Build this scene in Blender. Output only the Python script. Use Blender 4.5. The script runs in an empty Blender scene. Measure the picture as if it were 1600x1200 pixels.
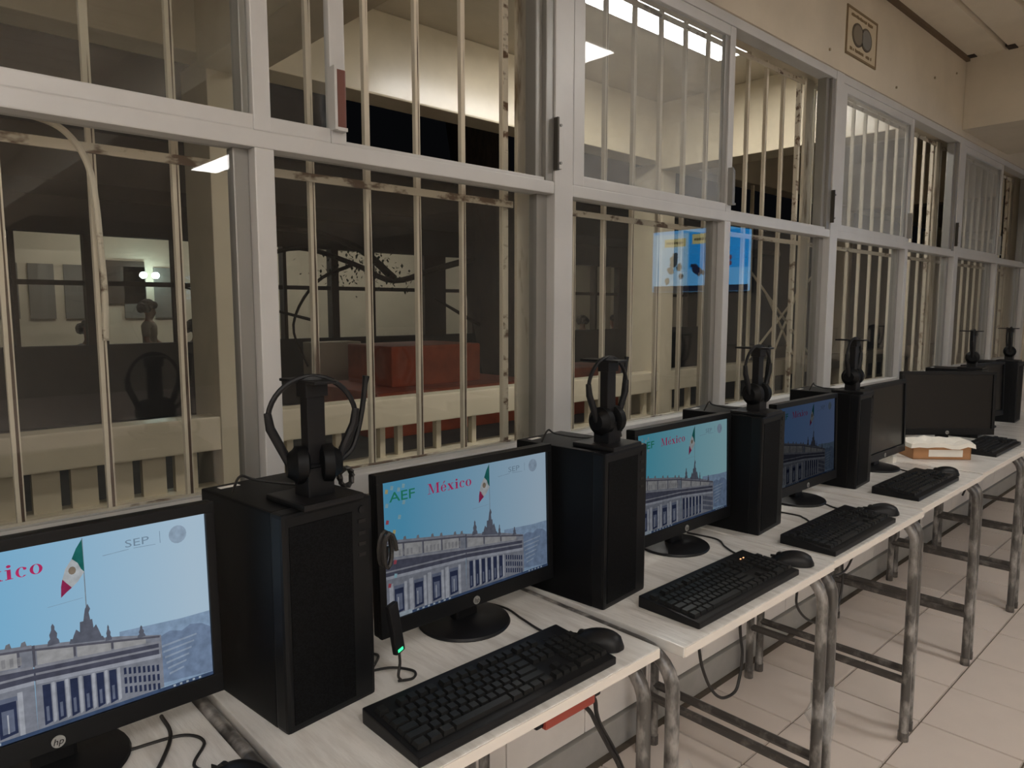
import bpy, bmesh, math, random
from mathutils import Vector, Matrix
random.seed(7)
scene = bpy.context.scene
COL = scene.collection
PI = math.pi

# ------------------------------------------------------------------ camera, world, exposure
cam_d = bpy.data.cameras.new('camera')
cam_d.sensor_fit = 'HORIZONTAL'; cam_d.sensor_width = 36.0
cam_d.lens = 1114.0 / 1600.0 * 36.0
cam_d.clip_start = 0.02; cam_d.clip_end = 200
cam = bpy.data.objects.new('camera', cam_d); COL.objects.link(cam)
PITCH = math.atan(118.0 / 1114.0); AZ = math.radians(47.088)
fwd = Vector((math.cos(AZ) * math.cos(PITCH), math.sin(AZ) * math.cos(PITCH), -math.sin(PITCH)))
cam.location = (0, 0, 1.42)
cam.rotation_euler = fwd.to_track_quat('-Z', 'Y').to_euler()
scene.camera = cam
scene.view_settings.view_transform = 'Standard'
scene.view_settings.look = 'None'
scene.view_settings.exposure = 0.0
scene.view_settings.gamma = 1.0
scene.view_settings.use_curve_mapping = False
world = bpy.data.worlds.new('night'); scene.world = world; world.use_nodes = True
world.node_tree.nodes['Background'].inputs[0].default_value = (0.30, 0.33, 0.40, 1)
world.node_tree.nodes['Background'].inputs[1].default_value = 0.006
LAMP = 22.5          # radiance of the room's luminaires
LAMP_OUT = 42.0      # corridor luminaires
LAMP_FAR = 15.0      # classroom across the yard

# ------------------------------------------------------------------ materials
def srgb(r, g, b):
    f = lambda c: (c / 255 / 12.92) if c / 255 <= 0.04045 else ((c / 255 + 0.055) / 1.055) ** 2.4
    return (f(r), f(g), f(b), 1)
_m = {}
def mat(name, col, rough=0.6, metal=0.0, noise=0.0, nscale=8.0, spec=0.5, emis=0.0, col2=None, stretch=None, bump=0.0, lo=0.4, hi=0.65):
    if name in _m: return _m[name]
    m = bpy.data.materials.new(name); m.use_nodes = True; _m[name] = m
    nt = m.node_tree; b = nt.nodes['Principled BSDF']
    b.inputs['Base Color'].default_value = col; b.inputs['Roughness'].default_value = rough
    b.inputs['Metallic'].default_value = metal; b.inputs['Specular IOR Level'].default_value = spec
    if emis:
        b.inputs['Emission Color'].default_value = col; b.inputs['Emission Strength'].default_value = emis
        b.inputs['Base Color'].default_value = (0.02, 0.02, 0.02, 1)
    if noise or col2 or bump:
        tc = nt.nodes.new('ShaderNodeTexCoord'); mp = nt.nodes.new('ShaderNodeMapping')
        nt.links.new(tc.outputs['Object'], mp.inputs[0])
        if stretch: mp.inputs['Scale'].default_value = stretch
        n = nt.nodes.new('ShaderNodeTexNoise'); n.inputs['Scale'].default_value = nscale
        n.inputs['Detail'].default_value = 4; n.inputs['Roughness'].default_value = 0.6
        nt.links.new(mp.outputs[0], n.inputs['Vector'])
        if noise or col2:
            r = nt.nodes.new('ShaderNodeValToRGB'); r.color_ramp.elements[0].position = lo; r.color_ramp.elements[1].position = hi
            r.color_ramp.elements[0].color = col
            r.color_ramp.elements[1].color = col2 if col2 else tuple(c * (1 - noise) for c in col[:3]) + (1,)
            nt.links.new(n.outputs['Fac'], r.inputs[0]); nt.links.new(r.outputs[0], b.inputs['Base Color'])
        if bump:
            bp = nt.nodes.new('ShaderNodeBump'); bp.inputs['Strength'].default_value = bump; bp.inputs['Distance'].default_value = 0.01
            nt.links.new(n.outputs['Fac'], bp.inputs['Height']); nt.links.new(bp.outputs[0], b.inputs['Normal'])
    return m

def glow(name, col, s):
    if name in _m: return _m[name]
    m = bpy.data.materials.new(name); m.use_nodes = True; _m[name] = m
    nt = m.node_tree; nt.nodes.clear()
    o = nt.nodes.new('ShaderNodeOutputMaterial'); e = nt.nodes.new('ShaderNodeEmission')
    e.inputs[0].default_value = col; e.inputs[1].default_value = s
    nt.links.new(e.outputs[0], o.inputs[0]); return m

def glass(name, haze=0.0, tint=(0.95, 0.955, 0.95, 1), f0=0.04):
    """thin pane: Schlick reflection, clear transmission, a dusty film"""
    if name in _m: return _m[name]
    m = bpy.data.materials.new(name); m.use_nodes = True; _m[name] = m
    nt = m.node_tree; nt.nodes.clear(); N = nt.nodes.new; L = nt.links.new
    out = N('ShaderNodeOutputMaterial'); geo = N('ShaderNodeNewGeometry')
    dot = N('ShaderNodeVectorMath'); dot.operation = 'DOT_PRODUCT'
    L(geo.outputs['Normal'], dot.inputs[0]); L(geo.outputs['Incoming'], dot.inputs[1])
    ab = N('ShaderNodeMath'); ab.operation = 'ABSOLUTE'; L(dot.outputs['Value'], ab.inputs[0])
    om = N('ShaderNodeMath'); om.operation = 'SUBTRACT'; om.inputs[0].default_value = 1; L(ab.outputs[0], om.inputs[1])
    pw = N('ShaderNodeMath'); pw.operation = 'POWER'; pw.inputs[1].default_value = 5; L(om.outputs[0], pw.inputs[0])
    ma = N('ShaderNodeMath'); ma.operation = 'MULTIPLY_ADD'; ma.inputs[1].default_value = 1 - f0; ma.inputs[2].default_value = f0
    L(pw.outputs[0], ma.inputs[0])
    tr = N('ShaderNodeBsdfTransparent'); tr.inputs[0].default_value = tint
    gl = N('ShaderNodeBsdfGlossy'); gl.inputs['Roughness'].default_value = 0.01
    mx = N('ShaderNodeMixShader'); L(ma.outputs[0], mx.inputs[0]); L(tr.outputs[0], mx.inputs[1]); L(gl.outputs[0], mx.inputs[2])
    last = mx
    if haze:
        df = N('ShaderNodeBsdfDiffuse'); df.inputs[0].default_value = (0.74, 0.76, 0.77, 1)
        tcn = N('ShaderNodeTexCoord'); ns = N('ShaderNodeTexNoise'); ns.inputs['Scale'].default_value = 5; ns.inputs['Detail'].default_value = 5
        L(tcn.outputs['Object'], ns.inputs['Vector'])
        mr = N('ShaderNodeMapRange'); mr.inputs[1].default_value = 0.3; mr.inputs[2].default_value = 0.7
        mr.inputs[3].default_value = haze * 0.7; mr.inputs[4].default_value = haze * 1.3
        L(ns.outputs['Fac'], mr.inputs[0])
        m2 = N('ShaderNodeMixShader'); L(mr.outputs[0], m2.inputs[0]); L(mx.outputs[0], m2.inputs[1]); L(df.outputs[0], m2.inputs[2]); last = m2
    L(last.outputs[0], out.inputs[0]); return m

WALL = mat('cream_paint', srgb(198, 187, 168), 0.55, noise=0.10, nscale=3.0)
WALLB = mat('white_wall', srgb(188, 180, 166), 0.6, noise=0.05, nscale=3)
WALLTILE = mat('wall_tile', srgb(236, 231, 226), 0.35, noise=0.06, nscale=4)
CEIL = mat('ceiling_paint', srgb(208, 197, 178), 0.6, noise=0.10, nscale=2.5)
GROUT = mat('grout', srgb(120, 110, 98), 0.9, noise=0.3)
FLOORT = mat('floor_tile', srgb(220, 208, 198), 0.32, noise=0.07, nscale=3)
BASEB = mat('grey_baseboard', srgb(168, 166, 162), 0.5, noise=0.12)
ALU = mat('aluminium_frame', srgb(194, 193, 191), 0.42, 0.15, noise=0.06, nscale=6)
ALUD = mat('aluminium_track', srgb(144, 142, 138), 0.4, 0.5)
BARM = mat('grille_paint', srgb(200, 191, 172), 0.55, col2=srgb(96, 72, 52), nscale=9, stretch=(1.2, 3, 2.5), lo=0.54, hi=0.62)
def bar_paint():
    m = bpy.data.materials.new('bar_paint'); m.use_nodes = True; nt = m.node_tree; N = nt.nodes.new; L = nt.links.new
    b = nt.nodes['Principled BSDF']; b.inputs['Roughness'].default_value = .55
    tc = N('ShaderNodeTexCoord'); oi = N('ShaderNodeObjectInfo'); sp = N('ShaderNodeSeparateXYZ'); L(tc.outputs['Object'], sp.inputs[0])
    ad = N('ShaderNodeVectorMath'); ad.operation = 'ADD'; L(tc.outputs['Object'], ad.inputs[0]); L(oi.outputs['Location'], ad.inputs[1])
    mp = N('ShaderNodeMapping'); mp.inputs['Scale'].default_value = (20, 20, 3.5); L(ad.outputs[0], mp.inputs[0])
    n = N('ShaderNodeTexNoise'); n.inputs['Scale'].default_value = 1; n.inputs['Detail'].default_value = 5; L(mp.outputs[0], n.inputs['Vector'])
    # chipped rusty seam running down the bar, a little right of its middle
    d = N('ShaderNodeMath'); d.operation = 'SUBTRACT'; d.inputs[1].default_value = .0022; L(sp.outputs['X'], d.inputs[0])
    ab = N('ShaderNodeMath'); ab.operation = 'ABSOLUTE'; L(d.outputs[0], ab.inputs[0])
    mr = N('ShaderNodeMapRange'); mr.inputs[1].default_value = .0008; mr.inputs[2].default_value = .0034; mr.inputs[3].default_value = .40; mr.inputs[4].default_value = -.05; L(ab.outputs[0], mr.inputs[0])
    zz = N('ShaderNodeMapRange'); zz.inputs[1].default_value = 1.62; zz.inputs[2].default_value = 1.74; zz.inputs[3].default_value = 0; zz.inputs[4].default_value = -.22; L(sp.outputs['Z'], zz.inputs[0])
    a1 = N('ShaderNodeMath'); L(n.outputs['Fac'], a1.inputs[0]); L(mr.outputs[0], a1.inputs[1])
    a2 = N('ShaderNodeMath'); L(a1.outputs[0], a2.inputs[0]); L(zz.outputs[0], a2.inputs[1])
    cr = N('ShaderNodeValToRGB'); cr.color_ramp.elements[0].position = .60; cr.color_ramp.elements[1].position = .70
    cr.color_ramp.elements[0].color = srgb(204, 194, 174); cr.color_ramp.elements[1].color = srgb(74, 54, 40)
    L(a2.outputs[0], cr.inputs[0]); L(cr.outputs[0], b.inputs['Base Color']); return m
BARP = bar_paint()
PLATEM = mat('plate_paint', srgb(198, 189, 170), 0.55, col2=srgb(128, 110, 86), nscale=7, stretch=(3, 3, 0.6), lo=0.55, hi=0.70)
GLASS = glass('window_glass', 0.008)
GLASSD = glass('dusty_glass', 0.15)
GLASSF = glass('far_glass', 0.0)
BLACK = mat('black_plastic', srgb(20, 20, 22), 0.45, noise=0.15, nscale=20, spec=0.3)
BLACKM = mat('black_case', srgb(11, 12, 14), 0.5, noise=0.15, nscale=12, spec=0.18)
BEZEL = mat('bezel_black', srgb(15, 16, 18), 0.42, spec=0.25)
KEYM = mat('key_black', srgb(28, 28, 28), 0.42, spec=0.35)
MESHB = mat('perforated_bezel', srgb(15, 16, 18), 0.6, spec=0.12, col2=srgb(4, 4, 5), nscale=420, lo=0.46, hi=0.54)
CABLE = mat('cable_black', srgb(34, 32, 31), 0.5)
DESKT = mat('desk_laminate', srgb(222, 219, 214), 0.24, col2=srgb(198, 193, 187), nscale=7, stretch=(7, 1, 1), lo=0.42, hi=0.75, bump=0.22)
DESKE = mat('desk_edge', srgb(226, 218, 208), 0.35)
TUBE = mat('wrapped_steel', srgb(74, 71, 68), 0.3, col2=srgb(176, 171, 166), nscale=14, stretch=(1.5, 1.5, 0.7), lo=0.46, hi=0.72, spec=0.7)
TUBED = mat('dark_steel', srgb(70, 66, 63), 0.35, col2=srgb(132, 126, 120), nscale=18, lo=0.5, hi=0.75)
FILM = glass('plastic_film', 0.14, (0.95, 0.95, 0.95, 1))
WHITE = mat('white_plastic', srgb(225, 222, 215), 0.4)
LABELW = mat('white_sticker', srgb(215, 212, 206), 0.6)
RED = mat('red_plastic', srgb(150, 62, 48), 0.45)
BROWNH = mat('brown_handle', srgb(104, 62, 52), 0.4)
CARD = mat('cardboard', srgb(176, 128, 88), 0.8, noise=0.15, nscale=9)
PAPER = mat('paper_white', srgb(225, 220, 210), 0.8)
SCREENOFF = mat('screen_off', srgb(18, 17, 17), 0.28, spec=0.35)
OUTC = mat('corridor_cream', srgb(220, 208, 182), 0.26, noise=0.12, nscale=2.5)
OUTG = mat('yard_concrete', srgb(92, 88, 82), 0.85, noise=0.3, nscale=2)
DARKP = mat('dark_brown_paint', srgb(66, 52, 42), 0.6, noise=0.25, nscale=4)
FARW = mat('far_wall', srgb(216, 206, 186), 0.7, noise=0.08, nscale=2)
FARD = mat('far_dado', srgb(58, 54, 50), 0.7, noise=0.25, nscale=3)
ROOFD = mat('far_roof', srgb(70, 64, 56), 0.7, noise=0.2, nscale=2)
ORANGE = mat('orange_paint', srgb(178, 82, 46), 0.6, noise=0.3, nscale=5)
BARK = mat('bark', srgb(50, 38, 28), 0.9, noise=0.5, nscale=7, stretch=(3, 3, 0.6), bump=0.5)
LEAF = mat('leaf', srgb(44, 48, 30), 0.6)

# ------------------------------------------------------------------ mesh helpers
class MB:
    def __init__(s): s.v = []; s.f = []; s.mi = []; s.cur = 0
    def m(s, i): s.cur = i; return s
    def add(s, vs, fs):
        o = len(s.v); s.v += [tuple(p) for p in vs]
        for f in fs: s.f.append(tuple(i + o for i in f)); s.mi.append(s.cur)
        return s
    def box(s, a, b):
        (x0, y0, z0), (x1, y1, z1) = a, b
        return s.add([(x0,y0,z0),(x1,y0,z0),(x1,y1,z0),(x0,y1,z0),(x0,y0,z1),(x1,y0,z1),(x1,y1,z1),(x0,y1,z1)],
                     [(3,2,1,0),(4,5,6,7),(0,1,5,4),(1,2,6,5),(2,3,7,6),(3,0,4,7)])
    def obox(s, c, size, M=None):
        h = [d / 2 for d in size]; n = MB().box((-h[0],-h[1],-h[2]), (h[0],h[1],h[2]))
        R = M if M else Matrix.Identity(3); c = Vector(c)
        return s.add([R @ Vector(p) + c for p in n.v], n.f)
    def taper(s, a, b, inset, ztop):
        """box a..b (z0..) with the top face inset"""
        (x0,y0,z0),(x1,y1,_) = a,b; i = inset
        return s.add([(x0,y0,z0),(x1,y0,z0),(x1,y1,z0),(x0,y1,z0),(x0+i,y0+i,ztop),(x1-i,y0+i,ztop),(x1-i,y1-i,ztop),(x0+i,y1-i,ztop)],
                     [(3,2,1,0),(4,5,6,7),(0,1,5,4),(1,2,6,5),(2,3,7,6),(3,0,4,7)])
    def tube(s, pts, r, seg=8, closed=False):
        pts = [Vector(p) for p in pts]; n = len(pts); rs = r if isinstance(r, (list, tuple)) else [r] * n
        t0 = (pts[1] - pts[0]).normalized(); up = Vector((0,0,1)) if abs(t0.z) < 0.9 else Vector((1,0,0))
        nrm = (up - t0 * up.dot(t0)).normalized(); vs = []; fs = []
        for i, p in enumerate(pts):
            t = (pts[(i+1) % n] - pts[i-1]) if (closed or 0 < i < n-1) else (pts[1]-pts[0] if i == 0 else pts[-1]-pts[-2])
            t.normalize(); nrm = nrm - t * nrm.dot(t)
            nrm = nrm.normalized() if nrm.length > 1e-6 else t.orthogonal().normalized()
            bn = t.cross(nrm)
            for k in range(seg):
                a = 2 * PI * k / seg; vs.append(p + (nrm * math.cos(a) + bn * math.sin(a)) * rs[i])
        for i in range(n if closed else n - 1):
            j = (i + 1) % n
            for k in range(seg):
                k2 = (k + 1) % seg; fs.append((i*seg+k, i*seg+k2, j*seg+k2, j*seg+k))
        if not closed: fs += [tuple(range(seg))[::-1], tuple((n-1)*seg + k for k in range(seg))]
        return s.add(vs, fs)
    def cyl(s, a, b, r, seg=16, r2=None): return s.tube([a, b], [r, r if r2 is None else r2], seg)
    def lathe(s, prof, seg=24, c=(0,0,0)):
        vs = []; fs = []; n = len(prof)
        for r, z in prof:
            for k in range(seg): a = 2*PI*k/seg; vs.append((c[0]+r*math.cos(a), c[1]+r*math.sin(a), c[2]+z))
        for i in range(n-1):
            for k in range(seg): k2 = (k+1) % seg; fs.append((i*seg+k, i*seg+k2, (i+1)*seg+k2, (i+1)*seg+k))
        fs += [tuple(range(seg))[::-1], tuple((n-1)*seg+k for k in range(seg))]
        return s.add(vs, fs)
    def prism(s, poly, y0, y1):
        """polygon in XZ extruded along Y"""
        n = len(poly)
        return s.add([(x, y0, z) for x, z in poly] + [(x, y1, z) for x, z in poly],
                     [tuple(range(n)), tuple(range(2*n-1, n-1, -1))] + [((i+1) % n, i, n+i, n+(i+1) % n) for i in range(n)])
    def mesh(s, name, mats, smooth=False, bevel=0.0):
        me = bpy.data.meshes.new(name); me.from_pydata([tuple(v) for v in s.v], [], s.f)
        ms = mats if isinstance(mats, (list, tuple)) else [mats]
        for m_ in ms: me.materials.append(m_)
        for p, i in zip(me.polygons, s.mi): p.material_index = i
        bm = bmesh.new(); bm.from_mesh(me)
        bmesh.ops.recalc_face_normals(bm, faces=bm.faces)
        if bevel:
            es = [e for e in bm.edges if len(e.link_faces) == 2 and e.calc_face_angle(0) > 0.6]
            bmesh.ops.bevel(bm, geom=es, offset=bevel, segments=2, profile=0.7, affect='EDGES', clamp_overlap=True)
        bm.to_mesh(me); bm.free()
        if smooth:
            for p in me.polygons: p.use_smooth = True
            if hasattr(me, 'set_sharp_from_angle'): me.set_sharp_from_angle(angle=0.7)
        return me
    def build(s, name, mats, parent=None, smooth=False, bevel=0.0):
        o = bpy.data.objects.new(name, s.mesh(name, mats, smooth, bevel)); COL.objects.link(o)
        if parent: o.parent = parent
        return o

def tag(o, label=None, cat=None, group=None, kind=None):
    if label: o['label'] = label
    if cat: o['category'] = cat
    if group: o['group'] = group
    if kind: o['kind'] = kind
    return o
def thing(name, label, cat, loc=(0,0,0), rz=0.0, group=None, kind=None):
    o = bpy.data.objects.new(name, None); COL.objects.link(o); o.empty_display_size = 0.05
    o.location = loc; o.rotation_euler = (0, 0, rz); return tag(o, label, cat, group, kind)
def inst(name, me, parent, loc=(0,0,0), rot=None):
    o = bpy.data.objects.new(name, me); COL.objects.link(o); o.parent = parent; o.location = loc
    if rot: o.rotation_euler = rot
    return o
def copy_tree(o, parent=None):
    c = o.copy(); COL.objects.link(c); c.parent = parent
    for ch in [x for x in bpy.data.objects if x.parent is o]: copy_tree(ch, c)
    return c
def spline(pts, n=8):
    P = [Vector(p) for p in pts]; P = [P[0]*2-P[1]] + P + [P[-1]*2-P[-2]]; out = []
    for i in range(1, len(P)-2):
        for k in range(n):
            t = k/n; a, b, c, d = P[i-1], P[i], P[i+1], P[i+2]
            out.append(0.5*((2*b) + (c-a)*t + (2*a-5*b+4*c-d)*t*t + (-a+3*b-3*c+d)*t**3))
    return out + [P[-2]]
def text_mesh(body, size, extrude=0.0, offset=0.0, shear=0.0):
    c = bpy.data.curves.new('text', 'FONT'); c.body = body; c.size = size; c.extrude = extrude; c.offset = offset; c.shear = shear
    c.resolution_u = 3
    o = bpy.data.objects.new('text', c); COL.objects.link(o)
    dg = bpy.context.evaluated_depsgraph_get(); me = bpy.data.meshes.new_from_object(o.evaluated_get(dg))
    bpy.data.objects.remove(o); bpy.data.curves.remove(c); return me

# ------------------------------------------------------------------ room shell
WY = 1.38                     # inner face of the window wall
X0, X1, YB = -4.4, 7.7, -10.6
CZ = 2.88
POST = [-0.27, 1.485, 3.24, 4.995, 6.75]
SUB = [0.625, 2.352, 4.155, 5.915]
SILL, HEAD = 1.0, 2.44

floor = tag(MB().box((X0-.1, YB-.1, -0.12), (X1+.1, WY+.15, -0.008)).build('floor', GROUT), 'beige ceramic tile floor of the computer room', 'floor', kind='structure')
tw, td = 0.33, 0.30
tile_me = [MB().taper((0.003, 0.003, -0.008), (tw-0.003, td-0.003, 0), 0.0015, 0.0).mesh('floor_tile', FLOORT)]
gx0 = 2.62 - 10*tw; gy0 = 0.745 - 8*td
far_floor = MB()
for i in range(-12, 26):
    for j in range(-30, 11):
        x, y = gx0 + i*tw, gy0 + j*td
        if x < X0-.3 or x+tw > X1+.1 or y < YB-.2 or y+td > WY+.2: continue
        if 0.6 < x < 6.6 and y > -1.3 and y < WY-.1: inst('floor_tile', tile_me[0], floor, (x, y, random.uniform(-.0006, .0004)))
        else: far_floor.taper((x+.003, y+.003, -.008), (x+tw-.003, y+td-.003, 0), .0015, 0.0)
ff = far_floor.build('outlying_floor_tiles', FLOORT, floor); ff['kind'] = 'stuff'

wall = thing('wall_window', 'cream painted window wall tiled below the sill', 'wall', kind='structure')
MB().box((X0, WY+.008, 0), (X1, WY+.16, SILL)).build('dado', mat('pale_grout', srgb(190, 184, 176), .8), wall)
MB().box((X0, WY, HEAD), (X1, WY+.16, 3.05)).build('lintel', WALL, wall)
MB().box((X0, WY, SILL), (POST[0]-.04, WY+.16, HEAD)).build('end_pier', WALL, wall)
MB().box((POST[-1]+.04, WY, SILL), (X1, WY+.16, HEAD)).build('end_pier', WALL, wall)
MB().box((X0, WY-.012, SILL-.03), (X1, WY+.17, SILL)).build('sill', WALL, wall, bevel=.004)
wt = MB().box((.002, 0, .002), (.328, .012, .288)).mesh('wall_tile', WALLTILE, bevel=.0015)
for i in range(37):
    for j in range(3): inst('wall_tile', wt, wall, (X0+.05+i*.33, WY-.002, .105+j*.29))
for (x, z) in [(3.1, 2.50), (3.86, 2.50), (4.40, 2.66), (4.76, 2.76)]:
    MB().cyl((x, WY-.006, z), (x, WY+.002, z), .006, 8).build('wall_plug', mat('plug', srgb(150, 136, 114), .8), wall)
tag(MB().box((X0, WY-.014, 0), (X1, WY+.008, .10)).build('baseboard_window', BASEB, None, bevel=.003), 'grey skirting under the window wall', 'baseboard', kind='structure')
tag(MB().box((X0-.15, YB-.15, 0), (X1, YB, 3.05)).build('wall_back', WALLB), 'plain cream wall facing the windows', 'wall', kind='structure')
tag(MB().box((X0-.15, YB, 0), (X0, WY+.16, 3.05)).build('wall_left', WALLB), 'plain cream end wall away from the television', 'wall', kind='structure')
tag(MB().box((X1, YB, 0), (X1+.15, WY+.16, 3.05)).build('wall_right', WALLB), 'cream end wall carrying the television', 'wall', kind='structure')

ceil = thing('ceiling', 'cream ribbed metal deck ceiling', 'ceiling', kind='structure')
MB().box((X0, YB, CZ+.03), (X1, WY+.16, CZ+.10)).build('deck', CEIL, ceil)
def xpanel(x0, x1):
    m = MB(); P = [(0, .035), (.012, 0), (.184, 0), (.196, .035)]
    n = 4; m.add([(x0, y, z) for y, z in P] + [(x1, y, z) for y, z in P], [(0,1,2,3), (7,6,5,4)] + [((i+1)%n, i, n+i, n+(i+1)%n) for i in range(n)])
    return m.mesh('ceiling_panel', CEIL)
pa, pb, pc = xpanel(1.62, 4.93), xpanel(X0, 1.30), xpanel(5.95, X1)
for j in range(60):
    for me in (pa, pb, pc): inst('ceiling_panel', me, ceil, (0, WY-.005-(j+1)*.2, CZ))
for y in (1.345, 1.145, 0.945, .745):
    MB().box((4.87-random.random()*.02, y-.02, CZ-.004), (4.93, y+.025, CZ+.02)).build('rib_gap', mat('gap_dark', srgb(40, 32, 26), .9), ceil)
for k, (a, b) in enumerate([(1.30, 1.62), (4.93, 5.95)]):
    tag(MB().box((a, YB, 2.475), (b, WY, CZ+.05)).build('trim_%d' % (k+1), WALL, None, bevel=.006),
        ['cream ceiling beam crossing the room near the camera end', 'broad cream ceiling beam crossing above the far desks'][k], 'beam', kind='structure')
tag(MB().box((1.62, WY-.02, CZ-.02), (4.93, WY, CZ+.03)).build('trim_3', mat('dark_gap', srgb(96, 80, 62), .9), None), 'dark joint strip where wall meets ribbed ceiling', 'trim', kind='structure')

# painted wall sign
sg = thing('wall_sign', 'small painted sign with two overlapping discs above the windows', 'sign', (3.25, WY, 2.522))
MB().box((0, -.004, 0), (.335, 0, .203)).build('panel', mat('sign_ground', srgb(186, 172, 146), .7), sg)
SB = mat('sign_brown', srgb(120, 100, 72), .7); SD = mat('sign_dark', srgb(84, 74, 60), .7); SGY = mat('sign_grey', srgb(118, 108, 92), .7)
b_ = MB()
for a, c in [((0, .193), (.335, .203)), ((0, 0), (.335, .010)), ((0, .01), (.010, .193)), ((.325, .01), (.335, .193))]:
    b_.box((a[0], -.006, a[1]), (c[0], -.003, c[1]))
b_.build('border', SB, sg)
for cx, c in ((.120, SGY), (.212, mat('sign_grey2', srgb(112, 110, 104), .7))):
    ring = MB(); disc = MB()
    ring.prism([(cx+.062*math.cos(a*PI/12), .100+.050*math.sin(a*PI/12)) for a in range(24)], -.0065, -.003).build('disc_rim', SD, sg)
    disc.prism([(cx+.051*math.cos(a*PI/12), .100+.041*math.sin(a*PI/12)) for a in range(24)], -.0075, -.003).build('disc', c, sg)
lt = MB()
for z0, xs, xe in ((.166, .045, .29), (.024, .03, .30)):
    x = xs
    while x < xe:
        w = random.uniform(.008, .016)
        if random.random() < .86: lt.box((x, -.006, z0+random.uniform(0, .003)), (x+w*.75, -.003, z0+.015-random.uniform(0, .004)))
        x += w
lt.build('lettering', SB, sg)

# ------------------------------------------------------------------ windows
def pane(parent, x0, x1, z0, z1, y, m):
    return MB().box((x0, y, z0), (x1, y+.004, z1)).build('glass_pane', m, parent)
FY0, FY1 = 1.385, 1.445
def bar(name, parent, a, b, m=ALU, bev=.003): return MB().box(a, b).build(name, m, parent, bevel=bev)
for k in range(4):
    xa, xb = POST[k]+.037, POST[k+1]-.037; sx = SUB[k]
    w = thing('window_%d' % (k+1), ['aluminium window with a brown sash handle, beside the first desks', 'aluminium window with a hazy sliding pane showing the lit lamp strip',
               'aluminium window below the painted two-disc sign', 'aluminium window under the dropped ceiling beam'][k], 'window', kind='structure')
    bar('post', w, (POST[k+1]-.037, FY0, SILL), (POST[k+1]+.037, FY1+.01, HEAD))
    if k == 0: bar('post', w, (POST[0]-.037, FY0, SILL), (POST[0]+.037, FY1+.01, HEAD))
    bar('middle_rail', w, (xa, FY0+.002, 1.733), (xb, FY1, 1.766))
    bar('rail_lip', w, (xa, FY0+.012, 1.766), (xb, FY0+.030, 1.776), ALU, .002)
    bar('bottom_rail', w, (xa, FY0+.002, SILL), (xb, FY1, 1.05))
    bar('head_rail', w, (xa, FY0+.002, 2.405), (xb, FY1, HEAD))
    bar('mullion', w, (sx-.020, FY0+.002, 1.05), (sx+.020, FY1, 1.733))
    pane(w, xa, sx-.02, 1.05, 1.733, 1.425, GLASS); pane(w, sx+.02, xb, 1.05, 1.733, 1.425, GLASS)
    # dark glazing beads on the far jambs
    bar('glazing_bead', w, (sx-.052, FY0+.03, 1.05), (sx-.020, FY1, 1.733), ALUD); bar('glazing_bead', w, (xb-.040, FY0+.03, 1.05), (xb, FY1, 1.733), ALUD)
    bar('jamb_track', w, (xb-.055, FY0+.02, 1.766), (xb-.030, FY1, 2.405), ALUD); bar('jamb_track', w, (xb-.030, FY0+.006, 1.766), (xb, FY1, 2.405), ALUD)
    if k == 0:
        bar('mullion', w, (.606, FY0+.004, 1.766), (.642, FY1, 2.405)); pane(w, xa, .606, 1.766, 2.405, 1.432, GLASS)
        bar('glazing_bead', w, (.590, FY0+.02, 1.766), (.606, FY1, 2.405), ALUD)
        a, b = -.05, .81; hm, hx = BROWNH, (.779, .802)
    else:
        a, b = xa+.006, sx+.024; hm, hx = ALUD, (b-.022, b-.004)
    s = bar('sash', w, (b-.036, 1.390, 1.766), (b, 1.412, 2.405)) if k else bar('sash', w, (b-.036, 1.390, 1.766), (b, 1.412, 2.405))
    z0 = 1.79
    if k == 0: pass
    bar('stile', s, (a, 1.390, 1.766), (a+.046, 1.412, 2.405)) if k else None
    bar('bottom_stile', s, (a, 1.391, 1.766), (b-.036, 1.411, 1.796)); bar('top_stile', s, (a, 1.391, 2.37), (b-.036, 1.411, 2.405))
    if k: bar('bead', s, (b-.060, 1.396, 1.796), (b-.036, 1.411, 2.37), ALUD)
    pane(s, a+.02, b-.03, 1.79, 2.38, 1.400, GLASSD if k else GLASS)
    hb = MB().box((hx[0], 1.374, 1.797), (hx[1], 1.391, 1.915))
    h = hb.build('sash_handle', hm, s, bevel=.003)
    MB().box((hx[0]-.006, 1.370, 1.792), (hx[0], 1.391, 1.920)).box((hx[0], 1.370, 1.790), (hx[1], 1.391, 1.797)).build('handle_plate', ALU if k == 0 else ALUD, h)
    st = MB().box((POST[k+1]-.034, 1.376, 1.80), (POST[k+1]-.016, 1.386, 1.93)).build('latch_keeper', ALU, w, bevel=.002)
    for z in (1.815, 1.915): MB().cyl((POST[k+1]-.025, 1.372, z), (POST[k+1]-.025, 1.377, z), .004, 8).build('screw', ALUD, st)
    MB().box((POST[k+1]-.040, 1.372, 1.795), (POST[k+1]-.034, 1.388, 1.935)).build('latch_edge', mat('dark_metal', srgb(70, 66, 60), .4, .6), st)

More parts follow.
